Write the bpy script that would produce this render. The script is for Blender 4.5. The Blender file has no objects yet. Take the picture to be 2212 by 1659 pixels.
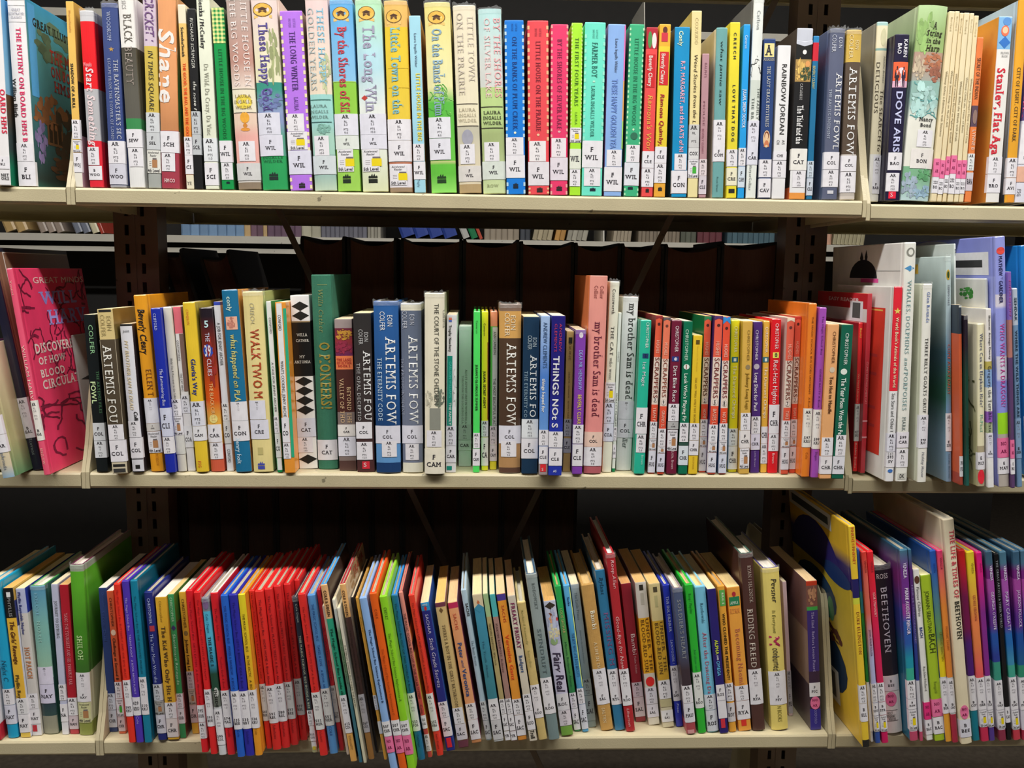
import bpy, math, re
import numpy as np
from mathutils import Matrix, Vector

# ---------------------------------------------------------------- camera
SC = bpy.context.scene
COL = SC.collection
FPX = 1853.0
CAM = np.array([0.0033, -1.0059, 0.2401])
YAW, PITCH, ROLL = -0.0406, -0.1297, -0.0132


def rot(y, p, r):
    cy, sy, cp, sp, cr, sr = (math.cos(y), math.sin(y), math.cos(p), math.sin(p), math.cos(r), math.sin(r))
    Rz = np.array([[cy, -sy, 0], [sy, cy, 0], [0, 0, 1]])
    Rx = np.array([[1, 0, 0], [0, cp, -sp], [0, sp, cp]])
    Ry = np.array([[cr, 0, sr], [0, 1, 0], [-sr, 0, cr]])
    return Rz @ Rx @ Ry


ROT = rot(YAW, PITCH, ROLL)
cam_data = bpy.data.cameras.new('camera')
cam_data.sensor_width = 36.0
cam_data.lens = FPX / 2212.0 * 36.0
cam_data.clip_start = 0.02
cam = bpy.data.objects.new('camera', cam_data)
COL.objects.link(cam)
m = Matrix.Identity(4)
for i in range(3):
    m[i][0] = ROT[i, 0]
    m[i][1] = ROT[i, 2]
    m[i][2] = -ROT[i, 1]
    m[i][3] = CAM[i]
cam.matrix_world = m
SC.camera = cam

# ---------------------------------------------------------------- world, lamps, exposure
world = bpy.data.worlds.new('world')
SC.world = world
world.use_nodes = True
bg = world.node_tree.nodes['Background']
bg.inputs['Color'].default_value = (0.95, 0.93, 0.9, 1)
bg.inputs['Strength'].default_value = 0.005
SC.view_settings.view_transform = 'Standard'
SC.view_settings.look = 'None'
SC.view_settings.gamma = 1.0
SC.view_settings.use_curve_mapping = False
SC.view_settings.exposure = 0.0


def area(name, loc, sx, sy, power, color=(1, 0.97, 0.92)):
    L = bpy.data.lights.new(name, 'AREA')
    L.shape = 'RECTANGLE'
    L.size, L.size_y = sx, sy
    L.energy = power
    L.color = color
    o = bpy.data.objects.new(name, L)
    o.location = loc
    COL.objects.link(o)
    return o


LIGHT_MAIN, LIGHT_FILL, LIGHT_FAR = 101, 3.5, 3.0
FLOOR_Z, CEIL_Z = -1.05, 1.72
area('aisle_light', (0.0, -0.70, CEIL_Z - 0.08), 4.6, 0.12, LIGHT_MAIN)
area('aisle_light', (0.0, -3.4, CEIL_Z - 0.08), 3.0, 0.3, LIGHT_FILL)  # added weak fill behind the camera, not a known fixture
area('aisle_light', (0.0, 0.95, CEIL_Z - 0.08), 3.0, 0.2, LIGHT_FAR)


# ---------------------------------------------------------------- helpers
def ray(px, py):
    return ROT @ np.array([(px - 1106.0) / FPX, 1.0, -(py - 829.5) / FPX])


def on_y(px, py, Y):
    d = ray(px, py)
    return CAM + d * (Y - CAM[1]) / d[1]


def on_z(px, py, Z):
    d = ray(px, py)
    return CAM + d * (Z - CAM[2]) / d[2]


def lin(h):
    h = h.strip()
    if len(h) == 3:
        h = ''.join(c + c for c in h)
    v = np.array([int(h[i:i + 2], 16) / 255.0 for i in (0, 2, 4)])
    return np.where(v <= 0.04045, v / 12.92, ((v + 0.055) / 1.055) ** 2.4)


def attr_mat(name, rough=0.5, coat=0.0, mottle=0.0, scale=60.0, bump=0.0, bscale=400.0, stretch=(1, 1, 1), spec=0.5):
    """material whose colour is the printed colour stored on the mesh, with fine wear and relief"""
    M = bpy.data.materials.new(name)
    M.use_nodes = True
    nt = M.node_tree
    b = nt.nodes['Principled BSDF']
    b.inputs['Roughness'].default_value = rough
    b.inputs['Coat Weight'].default_value = coat
    b.inputs['Coat Roughness'].default_value = 0.22
    b.inputs['Specular IOR Level'].default_value = spec
    a = nt.nodes.new('ShaderNodeAttribute')
    a.attribute_name = 'Col'
    out = a.outputs['Color']
    tc = nt.nodes.new('ShaderNodeTexCoord')
    mp = nt.nodes.new('ShaderNodeMapping')
    mp.inputs['Scale'].default_value = stretch
    nt.links.new(tc.outputs['Object'], mp.inputs['Vector'])
    if mottle:
        n = nt.nodes.new('ShaderNodeTexNoise')
        n.inputs['Scale'].default_value = scale
        n.inputs['Detail'].default_value = 4
        nt.links.new(mp.outputs['Vector'], n.inputs['Vector'])
        mr = nt.nodes.new('ShaderNodeMapRange')
        mr.inputs['From Min'].default_value = 0.3
        mr.inputs['From Max'].default_value = 0.7
        mr.inputs['To Min'].default_value = 1 - mottle
        mr.inputs['To Max'].default_value = 1 + mottle
        nt.links.new(n.outputs['Fac'], mr.inputs['Value'])
        mx = nt.nodes.new('ShaderNodeVectorMath')
        mx.operation = 'SCALE'
        nt.links.new(out, mx.inputs[0])
        nt.links.new(mr.outputs['Result'], mx.inputs['Scale'])
        out = mx.outputs['Vector']
    if name == 'painted_steel':      # small chips and grime specks in the paint
        n3 = nt.nodes.new('ShaderNodeTexNoise')
        n3.inputs['Scale'].default_value = 75
        n3.inputs['Detail'].default_value = 6
        nt.links.new(tc.outputs['Object'], n3.inputs['Vector'])
        m3 = nt.nodes.new('ShaderNodeMapRange')
        m3.inputs['From Min'].default_value = 0.70
        m3.inputs['From Max'].default_value = 0.74
        m3.inputs['To Min'].default_value = 1.0
        m3.inputs['To Max'].default_value = 0.45
        nt.links.new(n3.outputs['Fac'], m3.inputs['Value'])
        x3 = nt.nodes.new('ShaderNodeVectorMath')
        x3.operation = 'SCALE'
        nt.links.new(out, x3.inputs[0])
        nt.links.new(m3.outputs['Result'], x3.inputs['Scale'])
        out = x3.outputs['Vector']
    nt.links.new(out, b.inputs['Base Color'])
    if bump:
        n2 = nt.nodes.new('ShaderNodeTexNoise')
        n2.inputs['Scale'].default_value = bscale
        n2.inputs['Detail'].default_value = 3
        nt.links.new(mp.outputs['Vector'], n2.inputs['Vector'])
        bp = nt.nodes.new('ShaderNodeBump')
        bp.inputs['Strength'].default_value = bump
        bp.inputs['Distance'].default_value = 0.0006
        nt.links.new(n2.outputs['Fac'], bp.inputs['Height'])
        nt.links.new(bp.outputs['Normal'], b.inputs['Normal'])
    return M


M_GLOSS = attr_mat('laminated_cover', 0.38, 0.35, 0.07, 45, 0.12, 90, (1, 1, 0.5))
M_CLOTH = attr_mat('cloth_cover', 0.75, 0.05, 0.08, 90, 0.5, 2200)
M_PAGES = attr_mat('page_edges', 0.85, 0, 0.16, 900, 0.25, 900, (3.0, 0.06, 0.06))
M_PAPER = attr_mat('sticker_paper', 0.5, 0.12, 0.05, 120)
M_INK = attr_mat('printed_ink', 0.5, 0.15, 0.03, 200)
M_STEEL = attr_mat('painted_steel', 0.42, 0.1, 0.05, 14, 0.25, 700)
M_DARK = attr_mat('dark_binding', 0.7, 0.0, 0.15, 30, 0.3, 800)


def solid(name, col, rough, bump=0.0, bscale=50, mottle=0.1, nscale=5):
    M = attr_mat(name, rough, 0, 0)
    nt = M.node_tree
    b = nt.nodes['Principled BSDF']
    n = nt.nodes.new('ShaderNodeTexNoise')
    n.inputs['Scale'].default_value = nscale
    n.inputs['Detail'].default_value = 5
    tc = nt.nodes.new('ShaderNodeTexCoord')
    nt.links.new(tc.outputs['Object'], n.inputs['Vector'])
    r = nt.nodes.new('ShaderNodeValToRGB')
    c = lin(col)
    r.color_ramp.elements[0].position = 0.3
    r.color_ramp.elements[1].position = 0.7
    r.color_ramp.elements[0].color = (*(c * (1 - mottle)), 1)
    r.color_ramp.elements[1].color = (*np.minimum(c * (1 + mottle), 1), 1)
    nt.links.new(n.outputs['Fac'], r.inputs['Fac'])
    nt.links.new(r.outputs['Color'], b.inputs['Base Color'])
    return M


def film_mat():
    M = bpy.data.materials.new('clear_film')
    M.use_nodes = True
    nt = M.node_tree
    b = nt.nodes['Principled BSDF']
    b.inputs['Base Color'].default_value = (0.85, 0.87, 0.88, 1)
    b.inputs['Roughness'].default_value = 0.15
    b.inputs['Alpha'].default_value = 0.16
    tc = nt.nodes.new('ShaderNodeTexCoord')
    n = nt.nodes.new('ShaderNodeTexNoise')
    n.inputs['Scale'].default_value = 160
    nt.links.new(tc.outputs['Object'], n.inputs['Vector'])
    bp = nt.nodes.new('ShaderNodeBump')
    bp.inputs['Strength'].default_value = 0.8
    bp.inputs['Distance'].default_value = 0.002
    nt.links.new(n.outputs['Fac'], bp.inputs['Height'])
    nt.links.new(bp.outputs['Normal'], b.inputs['Normal'])
    return M


M_FILM = film_mat()


class MB:
    """collects coloured polygons and links them as ONE mesh object"""

    def __init__(s):
        s.v, s.f, s.c = [], [], []

    def add(s, verts, faces, col):
        o = len(s.v)
        s.v.extend([tuple(float(q) for q in p) for p in verts])
        for f in faces:
            s.f.append(tuple(o + i for i in f))
            s.c.append([tuple(col)] * len(f))

    def quad(s, pts, cols):
        o = len(s.v)
        s.v.extend([tuple(float(q) for q in p) for p in pts])
        s.f.append(tuple(range(o, o + len(pts))))
        s.c.append([tuple(c) for c in cols])

    def box(s, x0, x1, y0, y1, z0, z1, col, bevel=0.0):
        v = [(x, y, z) for x in (x0, x1) for y in (y0, y1) for z in (z0, z1)]
        s.add(v, [(0, 1, 3, 2), (4, 6, 7, 5), (0, 4, 5, 1), (2, 3, 7, 6), (0, 2, 6, 4), (1, 5, 7, 3)], col)

    def build(s, name, mat, parent=None, smooth=False):
        me = bpy.data.meshes.new(name)
        me.from_pydata(s.v, [], s.f)
        at = me.color_attributes.new('Col', 'FLOAT_COLOR', 'CORNER')
        flat = np.ones((sum(len(f) for f in s.f), 4), dtype=np.float32)
        k = 0
        for cc in s.c:
            for c in cc:
                flat[k, :3] = c[:3]
                k += 1
        at.data.foreach_set('color', flat.ravel())
        if smooth:
            me.polygons.foreach_set('use_smooth', [True] * len(me.polygons))
        me.materials.append(mat)
        o = bpy.data.objects.new(name, me)
        COL.objects.link(o)
        if parent is not None:
            o.parent = parent
        return o


def tag(o, label=None, cat=None, group=None, kind=None):
    if label: o['label'] = label
    if cat: o['category'] = cat
    if group: o['group'] = group
    if kind: o['kind'] = kind
    return o


def empty(name, loc, rot_euler=(0, 0, 0)):
    o = bpy.data.objects.new(name, None)
    o.empty_display_size = 0.02
    o.location = loc
    o.rotation_euler = rot_euler
    COL.objects.link(o)
    return o


# ---------------------------------------------------------------- lettering
GC = {}


def _text_mesh(s, bold):
    cu = bpy.data.curves.new('glyph', 'FONT')
    cu.body = s
    cu.resolution_u = 2
    cu.offset = 0.022 if bold else 0.0
    o = bpy.data.objects.new('glyph', cu)
    COL.objects.link(o)
    dg = bpy.context.evaluated_depsgraph_get()
    me = bpy.data.meshes.new_from_object(o.evaluated_get(dg))
    v = np.array([p.co[:2] for p in me.vertices]) if len(me.vertices) else np.zeros((0, 2))
    f = [tuple(p.vertices) for p in me.polygons]
    bpy.data.objects.remove(o)
    bpy.data.curves.remove(cu)
    bpy.data.meshes.remove(me)
    return v, f


def _prepare(chars):
    # one evaluation for each weight: letters far apart on separate lines
    hv, _ = _text_mesh('H', False)
    cap = hv[:, 1].max()
    bar, _ = _text_mesh('||', False)
    xs = np.sort(bar[:, 0])
    adv_bar = xs[-1] - xs[len(xs) // 2 - 1]
    GC['cap'] = cap
    line_v, _ = _text_mesh('H\nH', False)
    lh = line_v[:, 1].max() - cap - line_v[:, 1].min()
    for bold in (False, True):
        body = '\n'.join('|' + c + '|' for c in chars)
        v, f = _text_mesh(body, bold)
        ys = v[:, 1]
        v2, _ = _text_mesh('H\nH', bold)
        lh = 1.0
        line = np.round((0.30 - np.array([ys[list(p)].mean() for p in f])) / lh).astype(int)
        # bars tell the advance
        for i, c in enumerate(chars):
            idx = [k for k in range(len(f)) if line[k] == i]
            vs = sorted({q for k in idx for q in f[k]})
            X = v[vs]
            x0, x1 = X[:, 0].min(), X[:, 0].max()
            bw = (bar[:, 0].max() - bar[:, 0].min() - adv_bar) + (0.044 if bold else 0)
            keep = [k for k in idx if not (max(v[q, 0] for q in f[k]) < x0 + bw + 1e-3 or min(v[q, 0] for q in f[k]) > x1 - bw - 1e-3)]
            used = sorted({q for k in keep for q in f[k]})
            mp = {q: n for n, q in enumerate(used)}
            P = v[used].copy() if used else np.zeros((0, 2))
            adv = (x1 - bw) - x0 - adv_bar
            if len(P):
                P[:, 0] -= x0 + adv_bar
                P[:, 1] += i * lh
            GC[c, bold] = (P / cap, [tuple(mp[q] for q in f[k]) for k in keep], max(adv / cap, 0.15))
    for c in 'MWmw':      # stroke offset would clog these: thicken by shifted copies
        P, F, adv = GC[c, False]
        n = len(P)
        sh_ = [(-.03, 0), (.03, 0), (0, .012)]
        GC[c, True] = (np.vstack([P + np.array(q) for q in sh_]), [tuple(i + k * n for i in f) for k in range(3) for f in F], adv + .05)
    for bold in (False, True):
        GC[' ', bold] = (np.zeros((0, 2)), [], 0.42)


def glyph(c, bold, serif):
    key = (c, bold, serif)
    if key in GC:
        return GC[key]
    if (c, bold) not in GC:
        c = '.'
    P, F, adv = GC[c, bold]
    if serif and len(P) and c.isalnum():
        # slab feet: widen every stem that ends on the base line or the top line
        E = {}
        for f in F:
            for a, b in zip(f, f[1:] + f[:1]):
                k = (min(a, b), max(a, b))
                E[k] = E.get(k, 0) + 1
        P2, F2 = [tuple(p) for p in P], list(F)
        ymax = P[:, 1].max()
        for (a, b), n in E.items():
            if n != 1: continue
            pa, pb = P[a], P[b]
            L = abs(pa[0] - pb[0])
            if abs(pa[1] - pb[1]) > 0.03 or not 0.07 < L < 0.34: continue
            y = (pa[1] + pb[1]) / 2
            if abs(y) < 0.06: d = 1
            elif abs(y - ymax) < 0.06: d = -1
            else: continue
            xa, xb = min(pa[0], pb[0]) - 0.13, max(pa[0], pb[0]) + 0.13
            o = len(P2)
            P2 += [(xa, y), (xb, y), (xb, y + d * 0.10), (xa, y + d * 0.10)]
            F2.append((o, o + 1, o + 2, o + 3) if d > 0 else (o + 3, o + 2, o + 1, o))
        P, F = np.array(P2), F2
        adv += 0.12
    GC[key] = (P, F, adv)
    return GC[key]


def text_poly(s, style):
    """letters on a line, cap height 1; returns points, faces, width"""
    bold = 'b' in style or 'B' in style
    serif = 's' in style or 'B' in style
    pts, faces, x, o = [], [], 0.0, 0
    for n, c in enumerate(s):
        if c == ' ':
            x += 0.42
            continue
        P, F, adv = glyph(c, bold, serif)
        if len(P):
            Q = P.copy()
            if 'h' in style:     # hand lettering: slightly slanted, uneven line
                Q[:, 0] += Q[:, 1] * 0.16
                Q[:, 1] = Q[:, 1] * (1 + 0.06 * math.sin(n * 2.1)) + 0.05 * math.sin(n * 1.3)
            if 'i' in style:
                Q[:, 0] += Q[:, 1] * 0.22
            Q[:, 0] += x
            pts.append(Q)
            faces += [tuple(i + o for i in f) for f in F]
            o += len(Q)
        x += adv + (0.05 if 'b' in style else 0.02)
    if not pts:
        return np.zeros((0, 2)), [], 1.0
    return np.vstack(pts), faces, max(x - 0.02, 0.1)


# ---------------------------------------------------------------- the room
BEIGE = lin('c2b796')
BROWN = lin('6c584a')
Wc = lin('b8b0a0')


def slab(name, x0, x1, y0, y1, z0, z1, mat):
    b = MB()
    b.box(x0, x1, y0, y1, z0, z1, (.5, .5, .5))
    return tag(b.build(name, mat), kind='structure')


slab('floor', -4, 4, -5, 4.6, FLOOR_Z - 0.1, FLOOR_Z, solid('carpet', '5c5246', 0.9, mottle=0.2, nscale=60))
slab('ceiling', -4, 4, -5, 4.6, CEIL_Z, CEIL_Z + 0.1, solid('ceiling_paint', '8c8880', 0.9, mottle=0.05))
slab('wall_back', -4, 4, 4.6, 4.7, FLOOR_Z, CEIL_Z, solid('wall_paint', '3a3834', 0.9, mottle=0.05))
slab('wall_front', -4, 4, -5.1, -5, FLOOR_Z, CEIL_Z, solid('wall_paint_front', '5a564e', 0.9, mottle=0.05))
slab('wall_left', -4.1, -4, -5, 4.6, FLOOR_Z, CEIL_Z, solid('wall_paint_left', '3a3834', 0.9, mottle=0.05))
slab('wall_right', 4, 4.1, -5, 4.6, FLOOR_Z, CEIL_Z, solid('wall_paint_right', '3a3834', 0.9, mottle=0.05))


def lamp_fixture(x, y, sx, sy, label):
    r = empty('ceiling_light', (x, y, CEIL_Z))
    b = MB()
    hx, hy = sx / 2 + .03, sy / 2 + .03
    b.box(-hx, hx, -hy, hy, -.045, -.001, lin('d8d6d0'))
    b.build('housing', M_STEEL, r)
    b = MB()
    b.box(-sx / 2, sx / 2, -sy / 2, sy / 2, -.058, -.0455, lin('ffffff'))
    M = bpy.data.materials.new('lamp_diffuser')
    M.use_nodes = True
    n = M.node_tree.nodes['Principled BSDF']
    n.inputs['Emission Color'].default_value = (1, .97, .92, 1)
    n.inputs['Emission Strength'].default_value = 2.0
    b.build('diffuser', M, r)
    tag(r, label, 'ceiling light', 'ceiling lights')


lamp_fixture(0, -0.70, 4.6, .12, 'long fluorescent ceiling light over the near aisle')
lamp_fixture(0, -3.4, 3.0, .3, 'long fluorescent ceiling light near the front wall')  # fixture body for the added fill light
lamp_fixture(0, 0.95, 3.0, .2, 'long fluorescent ceiling light over the far aisle')


# ---------------------------------------------------------------- steel shelving
def extrude_x(b, prof, x0, x1, col):
    n = len(prof)
    V = [(x0, y, z) for y, z in prof] + [(x1, y, z) for y, z in prof]
    F = [(i, (i + 1) % n, n + (i + 1) % n, n + i) for i in range(n)]
    F += [tuple(range(n))[::-1], tuple(range(n, 2 * n))]
    b.add(V, F, col)


def make_shelf(cx, z, y0, y1, label, group=None, front=-1):
    """steel shelf with a folded lip along its front edge and a raised plate at each end"""
    yy = (lambda q: y0 + q) if front < 0 else (lambda q: y1 - q)
    D = y1 - y0
    r = empty('steel_shelf', (cx, (y0 + y1) / 2, z))
    off = (y0 + y1) / 2
    b = MB()
    prof = [(0.006, 0), (0.0015, -0.0008), (0.0, -0.003), (0.0, -0.0165), (0.0012, -0.0187), (0.0035, -0.0195), (0.016, -0.0195),
            (0.016, -0.0180), (0.0045, -0.0180), (0.003, -0.0165), (0.003, -0.0035), (0.006, -0.002), (D, -0.002), (D, 0)]
    P = [(yy(a) - off, c) for a, c in prof]
    if front > 0: P = P[::-1]
    extrude_x(b, P, -0.4515, 0.4515, BEIGE)
    b.build('shelf_board', M_STEEL, r)
    for s in (-1, 1):
        b = MB()
        prof = [(0.0, -0.0195), (0.0, 0.0), (0.012, 0.03), (0.046, 0.150), (0.052, 0.166), (0.062, 0.173), (D, 0.173), (D, -0.0195)]
        P = [(yy(a) - off, c) for a, c in prof]
        if front > 0: P = P[::-1]
        x0, x1 = (0.4525, 0.4540)
        if s < 0: x0, x1 = -x1, -x0
        extrude_x(b, P, x0, x1, BEIGE)
        # turned front edge
        prof = [(0.0, -0.0195), (0.0, 0.0), (0.012, 0.03), (0.046, 0.150), (0.052, 0.166), (0.0545, 0.1655), (0.0485, 0.1495), (0.0145, 0.0295), (0.003, 0.0), (0.003, -0.0195)]
        P = [(yy(a) - off, c) for a, c in prof]
        if front > 0: P = P[::-1]
        x0, x1 = (0.4540, 0.4568)
        if s < 0: x0, x1 = -x1, -x0
        extrude_x(b, P, x0, x1, BEIGE)
        b.build('end_plate', M_STEEL, r)
    tag(r, label, 'shelf', group)
    return r


BAY = {-1: 'left', 0: 'middle', 1: 'right'}
LEV = {0: (0.685, 'above the frame'), 1: (0.3287, 'top row in view'), 2: (0.0, 'middle row'), 3: (-0.3365, 'bottom row in view'), 4: (-0.675, 'below the frame')}  # lowest level is unseen, added to shade the space underneath
for lv, (z, nm) in LEV.items():
    for bay, bn in BAY.items():
        dz = -0.0035 if (bay == 1 and lv in (1, 2)) else 0.0
        make_shelf(bay * .914, z + dz, 0.0, 0.178, 'beige steel shelf with a folded lip, %s bay, %s' % (bn, nm), 'steel shelves of the near bookcase')
        make_shelf(bay * .914, z, 0.222, 0.41, 'rear beige steel shelf facing the next aisle, %s bay, %s' % (bn, nm), 'rear steel shelves of the near bookcase', front=1)


def upright(cx, label):
    r = empty('slotted_upright', (cx, 0.2, FLOOR_Z))
    H = 2.0
    xs = [-.029, -.0145, -.009, .0065, .012, .029]
    b = MB()
    for a, c in ((0, 1), (2, 3), (4, 5)):
        b.box(xs[a], xs[c], -.0185, -.0165, 0, H, BROWN)
    b.box(-.0025, -.0005, -.0195, -.0185, 0, H, BROWN)
    for a, c in ((1, 2), (3, 4)):
        z = 0.0
        while z < H - .02:
            b.box(xs[a], xs[c], -.0185, -.0165, z, min(z + .0114, H), BROWN)
            z += .0254
    b.build('slotted_face', M_STEEL, r)
    b = MB()
    b.box(-.029, -.0272, -.0165, .0165, 0, H, BROWN)
    b.box(.0272, .029, -.0165, .0165, 0, H, BROWN)
    b.box(-.0272, .0272, .012, .0165, 0, H, BROWN * .4)  # channel back coloured darker to put shade behind the slots
    b.build('channel', M_STEEL, r)
    b = MB()
    b.box(-.03, .03, -.0185, .0185, H, H + .004, BROWN)
    b.build('cap', M_STEEL, r)
    tag(r, label, 'upright', 'slotted uprights')


for k, nm in ((-1.5, 'far left end post'), (-.5, 'post between the left and middle bays'), (.5, 'post between the middle and right bays'), (1.5, 'far right end post')):
    upright(k * .914, 'dark brown slotted steel upright, ' + nm)

for s, yb in ((-1, .1975), (1, .2025)):
    r = empty('sway_brace', (0, 0, 0))
    p0, p1 = Vector((s * -.425, yb, .66)), Vector((s * .33, yb, -1.0))
    d = (p1 - p0).normalized()
    n = Vector((-d.z, 0, d.x)) * .0042
    w = Vector((0, .0012, 0))
    b = MB()
    V = [p + a * n + c * w for p in (p0, p1) for a, c in ((-1, -1), (1, -1), (1, 1), (-1, 1))]
    b.add(V, [(0, 1, 2, 3), (7, 6, 5, 4), (0, 4, 5, 1), (1, 5, 6, 2), (2, 6, 7, 3), (3, 7, 4, 0)], BROWN * .6)
    b.build('flat_bar', M_STEEL, r)
    tag(r, 'thin dark diagonal brace at the back, upper end on the ' + ('left' if s > 0 else 'right'), 'brace', 'sway braces')


# ---------------------------------------------------------------- bound volumes on the rear shelves (seen from behind)
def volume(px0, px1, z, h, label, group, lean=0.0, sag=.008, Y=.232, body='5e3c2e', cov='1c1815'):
    a, c = on_y(px0, 700 if z > -.1 else 1120, Y)[0], on_y(px1, 700 if z > -.1 else 1120, Y)[0]
    t = c - a
    r = empty('bound_volume', ((a + c) / 2, Y, z + .0004 + 0.5 * t * abs(math.sin(lean))), (0, lean, 0))
    bt, d = .004, .168
    b = MB()
    cc = lin(cov)
    nb = 6
    for s in (-1, 1):
        x0, x1 = (t / 2 - bt, t / 2) if s > 0 else (-t / 2, -t / 2 + bt)
        P = [(0, 0), (d, 0), (d, h), (.008, h), (.002, h - .003), (0, h - .008)]
        extrude_x(b, P, x0, x1, cc)
    b.box(-t / 2 + bt, t / 2 - bt, d - .004, d, 0, h, cc)
    b.build('cover', M_DARK, r)
    b = MB()
    x0 = t / 2 - bt - .0002
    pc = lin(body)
    xs = np.linspace(-x0, x0, 9)
    for p, q in zip(xs, xs[1:]):
        f = lambda x: h - .004 - sag * (1 - (x / x0) ** 2)
        g = lambda x: .004 + .010 * (1 - (x / x0) ** 2)
        y1 = d - .0045
        b.quad([(p, g(p), .003), (q, g(q), .003), (q, g(q), f(q)), (p, g(p), f(p))], [pc] * 4)
        b.quad([(p, g(p), f(p)), (q, g(q), f(q)), (q, y1, f(q)), (p, y1, f(p))], [pc] * 4)
    b.quad([(-x0, .004, .003), (-x0, .004, h - .004), (-x0, y1, h - .004), (-x0, y1, .003)], [pc] * 4)
    b.quad([(x0, .004, .003), (x0, y1, .003), (x0, y1, h - .004), (x0, .004, h - .004)], [pc] * 4)
    b.build('page_block', M_PAGES, r)
    tag(r, label, 'book', group)
    return r


for i, (p0, p1, hh) in enumerate([(652, 748, .287), (752, 858, .286), (866, 998, .286), (999, 1121, .286), (1122, 1238, .284), (1239, 1338, .283), (1339, 1431, .283),
                                  (1432, 1551, .283), (1552, 1676, .288)]):
    nth = ['first', 'second', 'third', 'fourth', 'fifth', 'sixth', 'seventh', 'eighth', 'ninth'][i]
    volume(p0, p1 - 1, 0.0, hh, 'thick dark volume seen fore-edge on behind the middle row, %s from left' % nth, 'bound volumes behind the middle shelf')
volume(470, 520, 0.0, .27, 'slim black volume leaning right behind the middle row, nearer the post', 'leaning volumes behind the middle shelf', -.30)
volume(545, 610, 0.0, .265, 'black volume leaning left, next to the upright thick ones', 'leaning volumes behind the middle shelf', -.28)
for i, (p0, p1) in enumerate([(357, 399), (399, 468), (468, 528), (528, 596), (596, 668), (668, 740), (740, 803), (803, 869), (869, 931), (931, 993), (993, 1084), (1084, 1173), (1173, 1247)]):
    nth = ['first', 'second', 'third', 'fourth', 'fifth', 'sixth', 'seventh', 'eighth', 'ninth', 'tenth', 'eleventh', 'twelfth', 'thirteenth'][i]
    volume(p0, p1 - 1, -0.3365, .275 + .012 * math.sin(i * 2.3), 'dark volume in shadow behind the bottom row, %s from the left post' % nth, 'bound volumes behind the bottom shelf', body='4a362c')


# ---------------------------------------------------------------- the bookcase in the next aisle
FY = 1.60


def far_shelf(z, label, x0=-1.8, x1=1.8):
    r = empty('steel_shelf', (0, FY, z))
    b = MB()
    prof = [(0.0, -0.021), (0.0, 0.0), (0.23, 0.0), (0.23, -0.002), (0.004, -0.002), (0.004, -0.021)]
    extrude_x(b, prof, x0, x1, lin('c8c4b8'))
    b.build('shelf_board', M_STEEL, r)
    b = MB()
    b.box(x0, x1, 0.01, .02, -.050, -.036, lin('c8c4b8'))
    b.build('lower_rail', M_STEEL, r)
    for x in ((on_y(1304, 500, FY)[0],) if abs(z - zf_) < .01 else (x0 + .01,)):
        b = MB()
        extrude_x(b, [(.0, .0001), (.02, .09), (.22, .09), (.22, .0001)], x, x + .003, lin('d8d4c8'))
        b.build('end_plate', M_STEEL, r)
    tag(r, label, 'shelf', 'shelves across the next aisle')


zf_ = on_y(1000, 517, FY)[2]
far_shelf(zf_, 'pale steel shelf of books across the next aisle, level with the top shelf')
far_shelf(on_y(1560, 70, FY)[2], 'uppermost pale steel shelf across the next aisle, right part', on_y(1384, 70, FY)[0], 1.8)
far_shelf(on_y(160, 17, FY)[2], 'uppermost pale steel shelf across the next aisle, left part', -1.8, on_y(236, 17, FY)[0])
slab_b = MB()
slab_b.box(-1.8, 1.8, FY + .24, FY + .25, FLOOR_Z, 1.3, lin('161412'))
tag(slab_b.build('back_panel', M_DARK), 'dark back panel of the bookcase across the next aisle', 'panel')

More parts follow.
